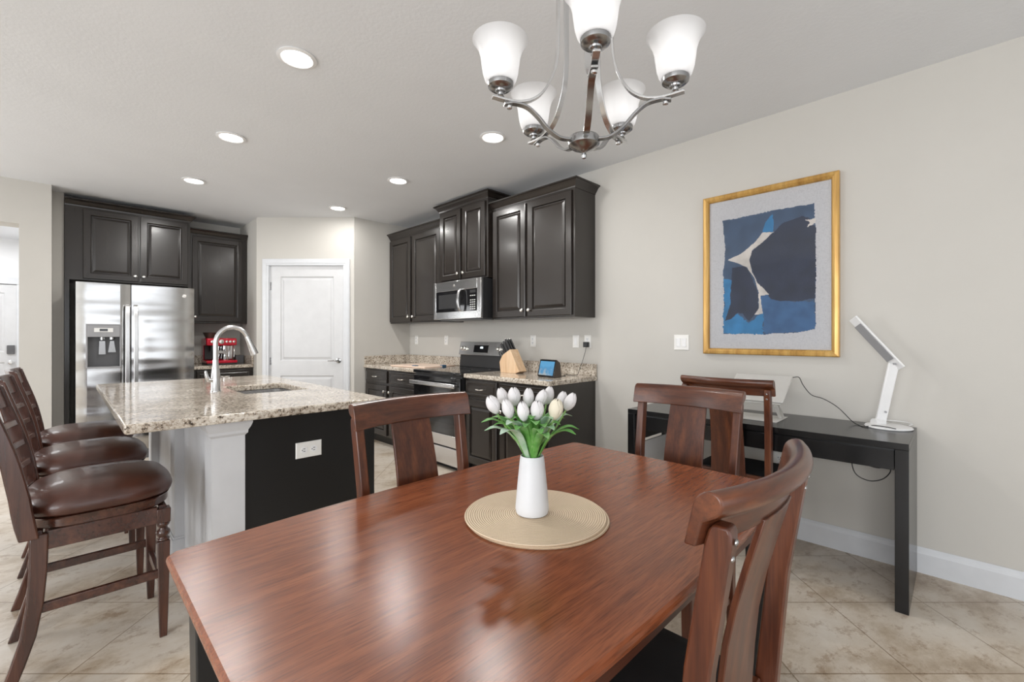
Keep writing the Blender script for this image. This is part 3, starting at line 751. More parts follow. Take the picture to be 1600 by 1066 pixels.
# backguard
mb = MB(); mb.prism([(DR - .075, .94), (DR, .94), (DR, 1.215), (DR - .045, 1.215), (DR - .06, 1.09)], 'x', 0.005, WR - .005); bg = mb.build('backguard', M['blackpl'], rg, bev=.003)
mb = MB(); mb.prism([(DR - .085, 1.075), (DR - .060, 1.075), (DR - .040, 1.22), (DR - .055, 1.22)], 'x', 0.0, WR); cpn = mb.build('control_panel', M['steel'], rg, bev=.003)
def onpanel(z): return DR - .085 + (z - 1.075) / .145 * .030
mb = MB(); mb.prism([(onpanel(1.105) - .0015, 1.105), (onpanel(1.105) + .004, 1.105), (onpanel(1.185) + .004, 1.185), (onpanel(1.185) - .0015, 1.185)], 'x', .255, .49); mb.build('touch_panel', M['blackglass'], cpn)
mb = MB(); mb.prism([(onpanel(1.15) - .003, 1.15), (onpanel(1.15) - .001, 1.15), (onpanel(1.168) - .001, 1.168), (onpanel(1.168) - .003, 1.168)], 'x', .365, .405); mb.build('clock_digits', emis('clock_glow', (.8, .95, 1), 2.0), cpn)
for kx in (.06, .115, .66, .73):
    Mx = Matrix.Rotation(PI / 2 - .2, 3, 'X')
    MB().lathe([(0, 0), (.024, 0), (.024, .004), (.019, .006), (.017, .028), (.013, .031), (0, .031)], 20, (kx, onpanel(1.145), 1.145), Mx).build('control_knob', M['knob'], cpn, smooth=True)

# ------------------------------------------------------------------ dining table
TZ = 0.76
tb = thing('dining_table', 'large reddish brown oak dining table with curved long sides', 'table', (0.978, 0.89, 0))
TX, TYH = 0.808, 0.46
def bow(s, e=0): return TYH + 0.035 * (1 - s * s) + e
def outline(e):
    pts = []
    n = 22; cx = .022
    for k in range(n + 1):
        s = -1 + 2 * k / n; x = s * (TX - cx); pts.append((x + 0, bow(s, 0) + e))
    pts.append((TX + e, TYH - cx)); pts.append((TX + e, -TYH + cx))
    for k in range(n + 1):
        s = 1 - 2 * k / n; x = s * (TX - cx); pts.append((x, -bow(s, 0) - e))
    pts.append((-TX - e, -TYH + cx)); pts.append((-TX - e, TYH - cx))
    return pts
mb = MB()
prof = [(-.030, TZ - .036), (-.012, TZ - .030), (-.002, TZ - .022), (0, TZ - .012), (-.002, TZ - .004), (-.007, TZ)]
mb.loft([[(x, y, z) for x, y in outline(e)] for e, z in prof])
top = mb.build('tabletop', M['table'], tb, smooth=False)
mb = MB()
for sx_, sy_, a, b_ in ((0, 1, 0.675, .012), (0, -1, .675, .012)): mb.box(-a, a, sy_ * .43 - .011, sy_ * .43 + .011, .655, TZ - .036)
for s in (-1, 1): mb.box(s * .745 - .011, s * .745 + .011, -.36, .36, .655, TZ - .036)
mb.build('apron', wood('apron_wood', (.05, .016, .010), (.08, .026, .014), (.11, .036, .018), .35, 'x'), tb)
for sx_ in (-1, 1):
    for sy_ in (-1, 1):
        cx, cy = sx_ * .722, sy_ * .405
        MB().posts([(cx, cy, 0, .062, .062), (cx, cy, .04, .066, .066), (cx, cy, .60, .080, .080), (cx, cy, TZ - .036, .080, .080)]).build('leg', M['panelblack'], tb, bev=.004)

# ------------------------------------------------------------------ dining chairs
BY = [(0.0, .245), (.22, .212), (.45, .200), (.75, .238), (1.02, .292)]
def by(z): return interp(BY, z)
SAG = 0.052
def make_chair():
    t = thing('dining_chair', '', 'chair')
    for s in (-1, 1):
        zs = [0, .12, .25, .38, .46, .60, .75, .88, .965, .985, .995]
        wy = {0: .026, .12: .032, .25: .038, .38: .042, .46: .046, .60: .044, .75: .042, .88: .041, .965: .040, .985: .034, .995: .022}
        st = MB().posts([(s * (.203 + .022 * z), by(z) + .006 - .022 * max(0, (z - .46) / .54), z, .032, wy[z]) for z in zs]).build('stile', M['chair'], t, bev=.004)
        mb = MB()
        for z in (.972, .945):
            mb.lathe([(0, 0), (.0055, 0), (.005, .0015), (.0025, .003), (0, .003)], 12, (s * .2245, by(z) + .0262 - .020, z), Matrix.Rotation(-PI / 2 - .15, 3, 'X'))
        mb.build('screw_cap', M['darknickel'], st)
        MB().posts([(s * .205, -.19, 0, .030, .030), (s * .205, -.19, .40, .042, .042), (s * .205, -.19, .455, .042, .042)]).build('front_leg', M['chair'], t, bev=.004)
        MB().box(s * .205 - .011, s * .205 + .011, -.17, .185, .385, .452).build('side_rail', M['crest'], t, bev=.003)
        MB().box(s * .205 - .009, s * .205 + .009, -.175, .195, .16, .185).build('stretcher', M['crest'], t, bev=.003)
    MB().box(-.185, .185, -.202, -.180, .385, .452).build('front_rail', M['crest'], t, bev=.003)
    MB().box(-.190, .190, .178, .204, .40, .500).build('back_rail', M['crest'], t, bev=.004)
    # seat pad
    mb = MB()
    def pr(e, z): return rrect(.225 - e, .198 - e, .035, z, 4)
    mb.loft([[(x, y - .022, z) for x, y, z in pr(e, zz)] for e, zz in ((.006, .452), (0, .462), (0, .478), (.01, .490), (.05, .500), (.12, .504))])
    mb.build('seat_pad', M['seatblack'], t, smooth=True)
    # crest: rolled top rail, ends forward of the middle
    mb = MB(); rings = []
    nseg = 16
    for k in range(nseg + 1):
        s = -1 + 2 * k / nseg; x = s * .252
        sag = SAG * (1 - s * s) - SAG * .55
        oy = by(.95) - .0085 + sag
        prof = []
        # front bottom, front top, round roll to the back, back face down
        pts = [(-.012, -.045), (-.012, -.01)] + [( .010 + .022 * math.cos(a), .023 + .022 * math.sin(a)) for a in [PI - j * PI * 1.36 / 12 for j in range(13)]] + [(.007, -.006), (.006, -.045)]
        for (dy, dz) in pts:
            yy_ = dy + dz * .22
            rings_p = (x, oy + yy_, 1.002 + dz)
            prof.append(rings_p)
        rings.append(prof)
    mb.loft(rings)
    mb.build('crest_rail', M['crest'], t, bev=.003)
    # splat
    mb = MB(); rings = []
    for z in (.49, .56, .64, .72, .80, .88, .965):
        w_ = interp([(.49, .190), (.72, .178), (.965, .168)], z)
        k = (z - .49) / .47
        y = by(z) + (SAG * .45 - .016) * k + .0 - .012 * math.sin(PI * k)
        ring = []
        for i in range(7):
            s = -1 + i / 3; ring.append((s * w_ / 2, y - .006 * s * s * k - .005, z))
        for i in range(7):
            s = 1 - i / 3; ring.append((s * w_ / 2, y - .006 * s * s * k + .007, z))
        rings.append(ring)
    mb.loft(rings); mb.build('splat', M['chair'], t, bev=.002)
    return t
proto = make_chair()
spots = [((.950, 1.225), 0, 'brown wooden dining chair at far long side of table, back towards kitchen island'),
         ((1.775, .895), -PI / 2, 'brown wooden dining chair at the end of the table nearest the desk'),
         ((.935, .525), PI, 'brown wooden dining chair in the foreground showing its curved crest rail and screw caps'),
         ((2.93, .952), PI / 2, 'brown wooden dining chair pushed up to the black desk')]
for i, ((x, y), a, lab) in enumerate(spots):
    o = proto if i == 0 else copy_tree(proto)
    o.location = (x, y, 0); o.rotation_euler = (0, 0, a)
    tag(o, lab, 'chair', 'matching brown wooden dining chairs')

# ------------------------------------------------------------------ counter stools
def make_stool():
    t = thing('counter_stool', '', 'stool')
    # cushion
    mb = MB()
    def se(hx, hy, z, yo=0, n=40, p=3.2):
        out = []
        for k in range(n):
            a = 2 * PI * k / n; c, s = math.cos(a), math.sin(a)
            out.append((hx * abs(c) ** (2 / p) * (1 if c >= 0 else -1), yo + hy * abs(s) ** (2 / p) * (1 if s >= 0 else -1), z))
        return out
    mb.loft([se(.225, .215, .600), se(.240, .230, .612), se(.245, .235, .632), se(.238, .228, .655), se(.215, .205, .680), se(.17, .16, .698), se(.10, .095, .707), se(.03, .03, .709)])
    mb.build('seat_cushion', M['leather'], t, smooth=True)
    MB().loft([se(.224, .214, .560), se(.228, .218, .565), se(.228, .218, .592), se(.234, .224, .600), se(.2, .2, .6005)]).build('seat_frame', M['stoolx'], t, smooth=True)
    MB().lathe([(0, .548), (.14, .548), (.14, .562), (0, .562)], 24).build('swivel_plate', M['blackpl'], t)
    mb = MB()
    for s in (-1, 1):
        mb.box(s * .201 - .014, s * .201 + .014, -.165, .158, .488, .558)
        mb.box(-.19, .19, s * .184 - .014, s * .184 + .014, .488, .557)
    mb.build('base_apron', M['stoolx'], t, bev=.003)
    for s in (-1, 1):
        # rear sabre leg
        tab = [(0, .262), (.08, .236), (.18, .208), (.30, .190), (.42, .182), (.549, .180)]
        MB().posts([(s * .200, interp(tab, z), z, .036, interp([(0, .040), (.549, .052)], z)) for z in (0, .04, .08, .13, .18, .24, .30, .36, .42, .49, .549)]).build('rear_leg', M['stool'], t, bev=.005)
        # turned front leg
        mb = MB(); c = (s * .198, -.185, 0)
        mb.posts([(c[0], c[1], 0, .026, .026), (c[0], c[1], .10, .032, .032), (c[0], c[1], .41, .044, .044)])
        mb.lathe([(.022, .410), (.024, .418), (.017, .424), (.021, .432), (.026, .442), (.024, .452), (.016, .460), (.015, .468), (.021, .474), (.024, .482), (.022, .490)], 18, c)
        mb.posts([(c[0], c[1], .488, .046, .046), (c[0], c[1], .549, .048, .048)])
        mb.build('front_leg', M['stool'], t, bev=.003)
        MB().box(s * .199 - .010, s * .199 + .010, -.17, .20, .255, .290).build('side_stretcher', M['stoolx'], t, bev=.003)
        MB().box(-.18, .18, (-.185 if s < 0 else .200) - .010, (-.185 if s < 0 else .200) + .010, .20 if s < 0 else .29, .235 if s < 0 else .325).build('cross_stretcher', M['stoolx'], t, bev=.003)
    # back: wide curved stiles, crest, lattice
    tabf = [(.545, .178), (.62, .190), (.70, .200), (.80, .218), (.90, .243), (1.0, .274), (1.08, .297)]
    tabw = [(.545, .052), (.62, .056), (.75, .054), (.90, .046), (1.08, .030)]
    zs = [.545, .60, .65, .70, .76, .82, .88, .94, 1.0, 1.04, 1.075]
    for s in (-1, 1):
        MB().posts([(s * .237, interp(tabf, z) + interp(tabw, z) / 2, z, .026, interp(tabw, z)) for z in zs]).build('back_stile', M['stool'], t, bev=.005)
    def curvebar(z0, z1, sag, th, name, xr=.225):
        mb = MB(); rings = []
        for k in range(13):
            s = -1 + k / 6; x = s * xr; o_ = sag * (1 - s * s)
            ya, yb_ = interp(tabf, z0) + .006 + o_, interp(tabf, z1) + .006 + o_
            rings.append([(x, ya, z0), (x, ya + th, z0), (x, yb_ + th, z1), (x, yb_, z1)])
        mb.loft(rings); return mb.build(name, M['stoolx'], t, bev=.003)
    curvebar(.985, 1.082, .030, .024, 'crest_rail', .245)
    curvebar(.735, .760, .030, .016, 'back_rung'); curvebar(.82, .845, .030, .016, 'back_rung'); curvebar(.905, .930, .030, .016, 'back_rung'); curvebar(.615, .66, .030, .018, 'back_rung')
    for xx in (-.080, .080):
        o_ = .030 * (1 - (xx / .225) ** 2)
        MB().posts([(xx, interp(tabf, z) + .014 + o_, z, .034, .014) for z in zs[2:9]]).build('back_slat', M['stool'], t, bev=.002)
    return t
sp = make_stool()
for i, (x, y, a, lab) in enumerate([(.115, 2.61, PI / 2, 'nearest of the three brown leather counter stools, in front of the island corner'),
                                 (.105, 3.33, PI / 2, 'middle brown leather counter stool between the two others along the island'),
                                 (.105, 4.04, PI / 2, 'farthest brown leather counter stool, closest to the refrigerator')]):
    o = sp if i == 0 else copy_tree(sp)
    o.location = (x, y, 0); o.rotation_euler = (0, 0, a); tag(o, lab, 'stool', 'leather counter stools at the island')

# ------------------------------------------------------------------ placemats, vase, tulips
CX, CY = .962, .868
for i, (dx, dy, z, r_, lab) in enumerate([(.004, -.006, TZ + .0003, .204, 'lower round woven placemat peeking out beneath the top one'), (0, 0, TZ + .0057, .203, 'upper round beige woven placemat under the white vase')]):
    mb = MB(); mb.lathe([(0, 0), (r_ - .002, 0), (r_, .0025), (r_ - .002, .005), (0, .005)], 96, (0, 0, 0))
    pm = mb.build('placemat', M['cord']); pm.location = (CX + dx, CY + dy, z); tag(pm, lab, 'placemat', 'stacked round placemats')
VZ = TZ + .0109
va = MB().lathe([(0, 0), (.040, 0), (.0455, .004), (.048, .014), (.0478, .024), (.043, .08), (.036, .150), (.0335, .166), (.0325, .167), (.031, .164), (.034, .145), (.041, .08), (.044, .02), (.03, .012), (0, .012)], 48, caps=False).build('vase', M['vase'], smooth=True)
va.location = (CX - .008, CY + .004, VZ); tag(va, 'white tapered ceramic vase holding the tulips', 'vase')
VC = Vector((CX - .008, CY + .004, VZ))
def bloom(mb, c, axis, s=1.0, op=0.0):
    ax = axis.normalized(); q = Vector((0, 0, 1)).rotation_difference(ax).to_matrix()
    for layer in (0, 1):
        for k in range(3):
            a0 = 2 * PI * (k / 3 + layer / 6) + .3
            rings = []
            grid = []
            for i in range(8):
                t_ = i / 7
                r_ = interp([(0, .004), (.15, .0125), (.4, .0185), (.65, .0172), (.85, .0125), (1, .005)], t_) * (1 if layer else .93) * (1 + op * t_)
                wv = interp([(0, .5), (.3, 1.05), (.6, 1.0), (.85, .62), (1, .06)], t_)
                row = []
                for j in range(7):
                    a = a0 + (j / 6 - .5) * 2 * wv
                    edge = abs(j / 6 - .5) * 2
                    rr = r_ * (1 - .10 * edge)
                    p = Vector((rr * math.cos(a), rr * math.sin(a), .056 * t_ - .0 * edge)) * s
                    p = q @ p + c
                    row.append(mb.bm.verts.new(p))
                grid.append(row)
            for i in range(7):
                for j in range(6): mb.face([grid[i][j], grid[i][j + 1], grid[i + 1][j + 1], grid[i + 1][j]])
def leaf(mb, pts, wmax, face_dir, cup=.25):
    P = smoothpath(pts, 6); n = len(P); rows = []
    for i, p in enumerate(P):
        t_ = i / (n - 1)
        tg = (P[min(i + 1, n - 1)] - P[max(i - 1, 0)]).normalized()
        side = tg.cross(face_dir); side = side.normalized() if side.length > 1e-4 else Vector((1, 0, 0))
        nn = side.cross(tg)
        w_ = wmax * interp([(0, .35), (.3, .75), (.55, 1.0), (.8, .72), (.93, .32), (1, .03)], t_)
        rows.append([mb.bm.verts.new(p + side * (w_ * s / 2) + nn * (cup * w_ * s * s * .5)) for s in (-1, -.5, 0, .5, 1)])
    for a, b_ in zip(rows[:-1], rows[1:]):
        for j in range(4): mb.face([a[j], a[j + 1], b_[j + 1], b_[j]])
tul = [(770, 632, 1.25, -26, 'leftmost white tulip, leaning out to the left'), (785, 619, 1.33, -20, 'white tulip behind the leftmost two blooms'),
       (793, 638, 1.24, -18, 'white tulip low in front, second from the left'), (803, 619, 1.31, -4, 'upright white tulip standing tall left of centre'),
       (817, 642, 1.22, -8, 'lowest white tulip, front centre, just right of the second from the left'), (825.5, 620, 1.33, 2, 'tall white tulip at the middle of the back row'),
       (839, 640, 1.23, 4, 'white tulip low in front, right of centre'), (846, 622, 1.31, 24, 'white tulip leaning right behind the front right-of-centre bloom'),
       (857, 617, 1.36, 14, 'tallest white tulip, touching the top right of the bunch'), (868, 640, 1.24, 10, 'cream-tinted white tulip at the right front'),
       (878, 625, 1.33, 14, 'white tulip behind the cream-tinted bloom'), (891, 627, 1.30, 26, 'rightmost white tulip, leaning out to the right')]
rightv = Vector((R2, -R2, 0)); fwd = Vector((R2, R2, 0))
for i, (px, py, tt, tilt, lab) in enumerate(tul):
    c = at_px(px, py, t=tt)
    ax = Vector((0, 0, 1)) * math.cos(math.radians(tilt)) + rightv * math.sin(math.radians(tilt)) + fwd * ((tt - 1.28) * 1.5)
    ax.normalize()
    base = c - ax * .030
    out = (base - VC); out.z = 0
    mouth = VC + Vector((0, 0, .165)) + out * .17
    t = thing('tulip', lab, 'flower', (VC.x, VC.y, VC.z), 0, 'white tulips in the vase')
    def loc(v): return v - VC
    a_ = 2 * PI * i / 12
    foot = VC + Vector((.014 * math.cos(a_), .014 * math.sin(a_), .013))
    MB().tube([tuple(loc(p)) for p in smoothpath([foot, mouth, (mouth + base) / 2 + out * .05 + Vector((0, 0, .005)), base, base + ax * .004], 5)], .0026, 8).build('stem', M['stem'], t, smooth=True)
    mb = MB(); bloom(mb, loc(base), ax, 1.0 if i not in (9,) else 1.08, .0 if i % 3 else .25)
    b = mb.build('bloom', M['petal'] if i != 9 else M['petaly'], t, smooth=True, sub=1)
    m_ = b.modifiers.new('thick', 'SOLIDIFY'); m_.thickness = .0007
# leaves: long outward blades
leaves = [(752, 660, 1.22, 0, .022, 0), (757, 673, 1.26, 0, .024, 1), (764, 654, 1.33, 1, .022, 0), (781, 679, 1.16, 2, .024, 1), (791, 664, 1.18, 2, .024, 1), (905, 671, 1.27, 11, .024, 0),
          (900, 679, 1.22, 11, .024, 0), (894, 650, 1.34, 10, .024, 1), (846, 678, 1.14, 6, .022, 0), (857, 686, 1.13, 9, .020, 0), (830, 655, 1.20, 4, .020, 0), (812, 648, 1.30, 3, .022, 0),
          (853, 641, 1.32, 8, .020, 0), (845, 655, 1.25, 7, .020, 1), (826, 650, 1.38, 5, .022, 0), (870, 648, 1.38, 9, .022, 0), (778, 655, 1.38, 1, .022, 0), (864, 655, 1.22, 9, .020, 1), (800, 655, 1.24, 3, .018, 0), (820, 668, 1.16, 4, .018, 0), (793, 650, 1.30, 2, .022, 0), (822, 655, 1.24, 4, .022, 1), (838, 664, 1.17, 6, .022, 0), (806, 672, 1.17, 3, .022, 0), (852, 668, 1.2, 8, .022, 0), (876, 664, 1.27, 9, .024, 0), (882, 654, 1.36, 10, .022, 0), (770, 665, 1.30, 0, .024, 0), (787, 668, 1.28, 1, .022, 0), (866, 672, 1.20, 7, .022, 1)]
tulips = [o for o in COL.objects if o.name.split('.')[0] == 'tulip']
for px, py, tt, own, wd, pale in leaves:
    tip = at_px(px, py, t=tt); out = tip - VC; out.z = 0
    m0 = VC + Vector((0, 0, .150)) + out * .10
    mid = VC + out * .42 + Vector((0, 0, .165 + .58 * (tip.z - VC.z - .165) + .012))
    mid2 = VC + out * .75 + Vector((0, 0, .165 + .90 * (tip.z - VC.z - .165) + .014))
    mb = MB(); leaf(mb, [tuple(m0 - VC), tuple(mid - VC), tuple(mid2 - VC), tuple(tip - VC)], wd * 1.45, Vector((-out.x, -out.y, out.length * 1.2 + .02)).normalized() if out.length > .03 else -fwd)
    lf = mb.build('leaf', M['leafp'] if pale else M['leaf'], tulips[own], smooth=True, sub=1)
    m_ = lf.modifiers.new('thick', 'SOLIDIFY'); m_.thickness = .0008

# ------------------------------------------------------------------ chandelier
CHX, CHY = 1.011, 0.731
ch = thing('chandelier', 'five-arm brushed nickel chandelier with frosted bell shades over the table', 'chandelier', (CHX, CHY, CEIL))
def Z(z): return z - CEIL
MB().lathe([(0, Z(1.768)), (.006, Z(1.770)), (.008, Z(1.777)), (.005, Z(1.784)), (.008, Z(1.788)), (.018, Z(1.792)), (.034, Z(1.799)), (.042, Z(1.806)), (.043, Z(1.822)), (.040, Z(1.828)), (0, Z(1.828))], 32).build('bottom_hub', M['darknickel'], ch, smooth=True)
MB().lathe([(0, Z(2.36)), (.083, Z(2.36)), (.086, Z(2.365)), (.086, Z(2.385)), (.05, Z(2.40)), (.012, Z(2.41)), (0, Z(2.41))], 32).build('top_hub', M['nickel'], ch, smooth=True)
MB().tube([(0, 0, Z(2.40)), (0, 0, Z(2.72))], .006, 12).build('stem', M['nickel'], ch, smooth=True)
MB().lathe([(0, Z(2.70)), (.02, Z(2.70)), (.055, Z(2.715)), (.065, Z(2.735)), (.065, Z(2.7399)), (0, Z(2.7399))], 32).build('canopy', M['nickel'], ch, smooth=True)
for k in range(5):
    a = math.radians(-138) + 2 * PI * k / 5
    er = Vector((math.cos(a), math.sin(a), 0)); et = Vector((-math.sin(a), math.cos(a), 0))
    def P_(r_, z): return tuple(er * r_ + Vector((0, 0, Z(z))))
    arm = MB().ribbon(smoothpath([P_(.030, 1.818), P_(.070, 1.818), P_(.105, 1.838), P_(.135, 1.868), P_(.165, 1.889), P_(.200, 1.894), P_(.218, 1.890), P_(.226, 1.888)], 6), et, .017, .006).build('lower_arm', M['darknickel'], ch, smooth=True, bev=.001)
    MB().ribbon(smoothpath([P_(.076, 2.362), P_(.076, 2.15), P_(.078, 2.05), P_(.090, 1.99), P_(.118, 1.937), P_(.150, 1.910), P_(.185, 1.899), P_(.220, 1.899), P_(.258, 1.904)], 6), et, .017, .006).build('upper_arm', M['nickel'], ch, smooth=True, bev=.001)
    MB().lathe([(0, 0), (.007, .002), (.0075, .008), (.004, .012), (0, .012)], 12, P_(.212, 1.877)).build('arm_screw', M['nickel'], ch, smooth=True)
    c = P_(.236, 1.902)
    MB().lathe([(0, 0), (.006, 0), (.010, .004), (.007, .009), (.008, .014), (.014, .017), (.015, .021), (.026, .024), (.033, .030), (.034, .036), (.034, .042), (.031, .044), (0, .044)], 28, c).build('cup', M['darknickel'], ch, smooth=True)
    MB().lathe([(.020, .036), (.032, .038), (.041, .048), (.046, .065), (.049, .085), (.052, .108), (.058, .128), (.066, .143), (.073, .151), (.0715, .1525), (.0645, .1445), (.0565, .129), (.0505, .108), (.0475, .085), (.0445, .066), (.0395, .050), (.031, .040), (.020, .038)], 40, c, caps=False).build('glass_shade', M['frost'], ch, smooth=True)
    MB().lathe([(0, .043), (.012, .043), (.013, .055), (.020, .068), (.025, .085), (.024, .098), (.015, .109), (0, .113)], 20, c).build('bulb', M['bulb'], ch, smooth=True)
    pl = bpy.data.lights.new('bulb_light', 'POINT'); pl.energy = 0.12; pl.shadow_soft_size = .03; pl.color = (1, .96, .91)
    po = bpy.data.objects.new('bulb_light', pl); COL.objects.link(po); po.parent = ch; po.location = (c[0], c[1], c[2] + .135)

# ------------------------------------------------------------------ painting
PX = XR - .001
py0, py1, pz0, pz1 = .508, 1.312, 1.157, 2.272
pt = thing('framed_painting', 'gold framed abstract blue painting on the right wall above the desk', 'painting', (PX, (py0 + py1) / 2, (pz0 + pz1) / 2), RW)
hw_, hh_ = (py1 - py0) / 2, (pz1 - pz0) / 2
fw_ = .040
for nm, pts in (('frame_rail', None),):
    for s in (-1, 1):
        mb = MB(); prof = [(0, -.030), (.006, -.034), (.022, -.036), (.034, -.028), (fw_, -.020), (fw_, 0), (0, 0)]
        mb.loft([[(s * (hw_ - w_), d_, -hh_ + w_) for w_, d_ in prof], [(s * (hw_ - w_), d_, hh_ - w_) for w_, d_ in prof]]); mb.build('frame_stile', M['gold'], pt)
        mb = MB(); mb.loft([[(-hw_ + w_, d_, s * (hh_ - w_)) for w_, d_ in prof], [(hw_ - w_, d_, s * (hh_ - w_)) for w_, d_ in prof]]); mb.build('frame_rail', M['gold'], pt)
MB().box(-hw_ + fw_ - .002, hw_ - fw_ + .002, -.008, -.002, -hh_ + fw_ - .002, hh_ - fw_ + .002).build('linen_mat', M['linen'], pt)
MB().box(-hw_ + fw_ - .002, hw_ - fw_ + .002, -.0195, -.0175, -hh_ + fw_ - .002, hh_ - fw_ + .002).build('glazing', M['glass'], pt)
def crop6(cx, cy):      # position on the picture plane, local x (towards viewpoint) and z
    px = 1080 + cx / 3.331; py = 250 + cy / 3.331
    u = (px - 800) / 700; t_ = (PX - .01) / (R2 * (1 + u)); y = R2 * t_ * (1 - u); z = HC + (526 - py) / 700 * t_
    return ((py0 + py1) / 2 - y, z - (pz0 + pz1) / 2)
def rag(poly, amp=.004, step=.012):
    rnd = random.Random(int(poly[0][0] * 7 + len(poly))); out = []
    P = [crop6(*p) for p in poly]
    for (a, b_) in zip(P, P[1:] + P[:1]):
        d_ = math.hypot(b_[0] - a[0], b_[1] - a[1]); n = max(1, int(d_ / step))
        for k in range(n):
            f = k / n; out.append((a[0] + (b_[0] - a[0]) * f + rnd.uniform(-amp, amp), a[1] + (b_[1] - a[1]) * f + rnd.uniform(-amp, amp)))
    return out
art = [('navy', [(162, 316), (300, 292), (430, 262), (560, 240), (640, 226), (646, 400), (648, 600), (645, 880), (560, 898), (420, 904), (380, 908), (270, 904), (168, 906), (172, 700), (165, 600), (178, 470)], .003, 0),
       ('midblue', [(410, 702), (500, 735), (640, 735), (646, 880), (560, 895), (380, 903), (372, 800), (358, 712)], .005, 1),
       ('azure', [(170, 620), (210, 625), (214, 790), (240, 800), (300, 850), (372, 790), (376, 905), (168, 905)], .006, 2),
       ('azure', [(380, 330), (425, 280), (428, 370), (370, 378)], .004, 3),
       ('ink', [(300, 500), (345, 440), (400, 400), (470, 330), (580, 292), (620, 310), (645, 350), (650, 560), (640, 720), (520, 738), (420, 728), (340, 640), (318, 570)], .004, 4),
       ('ink', [(212, 560), (280, 550), (320, 620), (345, 680), (350, 780), (325, 815), (300, 838), (270, 800), (240, 795), (210, 830), (175, 842), (205, 740)], .004, 5),
       ('bare', [(190, 522), (260, 488), (330, 430), (370, 380), (428, 374), (370, 430), (318, 470), (300, 520), (318, 590), (345, 640), (405, 700), (360, 706), (372, 800), (330, 806), (352, 770), (350, 690), (330, 620), (290, 560), (250, 540)], .002, 6),
       ('bare', [(590, 312), (648, 306), (646, 330), (600, 352), (615, 325)], .004, 7)]
def inside(x, y, P):
    c = False
    for (x0_, y0_), (x1_, y1_) in zip(P, P[1:] + P[:1]):
        if (y0_ > y) != (y1_ > y) and x < (x1_ - x0_) * (y - y0_) / (y1_ - y0_) + x0_: c = not c
    return c
from mathutils import noise as mnoise
layers = [(nm, [crop6(*p) for p in poly], amp) for nm, poly, amp, lv in art]
cell = .0034; gx0 = min(p[0] for p in layers[0][1]) - .01; gx1 = max(p[0] for p in layers[0][1]) + .01
gz0 = min(p[1] for p in layers[0][1]) - .01; gz1 = max(p[1] for p in layers[0][1]) + .01
nx, nz = int((gx1 - gx0) / cell), int((gz1 - gz0) / cell)
order = ['navy', 'midblue', 'azure', 'ink', 'bare']
mb = MB(); vcache = {}; mats_ = []
def gv(i_, k_):
    if (i_, k_) not in vcache: vcache[(i_, k_)] = mb.bm.verts.new((gx0 + i_ * cell, -.0088, gz0 + k_ * cell))
    return vcache[(i_, k_)]
for i_ in range(nx):
    for k_ in range(nz):
        x = gx0 + (i_ + .5) * cell; z = gz0 + (k_ + .5) * cell; hit = None
        for li, (nm, P, amp) in enumerate(layers):
            q = Vector((x * 90, z * 90, li * 7.3)); q2 = Vector((x * 22, z * 22, li * 3.1))
            dx = amp * 1.3 * mnoise.noise(q) + amp * 1.5 * mnoise.noise(q2); dz = amp * 1.3 * mnoise.noise(q + Vector((31, 5, 2))) + amp * 1.5 * mnoise.noise(q2 + Vector((9, 4, 1)))
            if inside(x + dx, z + dz, P): hit = nm
        if hit:
            f = mb.face([gv(i_, k_), gv(i_ + 1, k_), gv(i_ + 1, k_ + 1), gv(i_, k_ + 1)]); f.material_index = order.index(hit)
pa = mb.build('painted_field', None, pt)
for nm in order: pa.data.materials.append(M[nm])

# ------------------------------------------------------------------ desk
DX0, DX1, DY0, DY1, DZ = 2.735, 3.276, 0.165, 1.612, 0.785
dk = thing('desk', 'long black writing desk against the right wall with drawer fronts', 'desk', (DX0, (DY0 + DY1) / 2, 0))
def dbox(x0, x1, y0, y1, z0, z1, nm, bev=.0015):
    yc = (DY0 + DY1) / 2
    return MB().box(x0 - DX0, x1 - DX0, y0 - yc, y1 - yc, z0, z1).build(nm, M['deskblack'], dk, bev=bev)
dbox(DX0, DX1, DY0, DY1, DZ - .030, DZ, 'desktop')
dbox(DX0, DX1, DY0, DY0 + .050, 0, DZ - .0305, 'side_panel')
dbox(DX0, DX0 + .05, DY1 - .050, DY1, 0, DZ - .0305, 'leg'); dbox(DX1 - .05, DX1, DY1 - .050, DY1, 0, DZ - .0305, 'leg')
dbox(DX0 + .0505, DX1 - .0505, DY1 - .030, DY1 - .01, .56, DZ - .0305, 'end_rail')
ym = (DY0 + DY1) / 2
dbox(DX0 + .006, DX0 + .024, ym + .002, DY1 - .052, .655, DZ - .040, 'drawer_front'); dbox(DX0 + .006, DX0 + .024, DY0 + .052, ym - .002, .655, DZ - .040, 'drawer_front')
dbox(DX0 + .026, DX1 - .06, DY0 + .052, DY1 - .052, .66, DZ - .0305, 'drawer_box')
wp = MB().box(0, .415, 0, .012, 0, .552).build('white_patch_panel', M['white']); wp.location = (2.80, DY1 - .062, 0)  # panel added in place of an unexplained white patch
tag(wp, 'plain white panel added for a white patch inside the left end of the black desk', 'board')

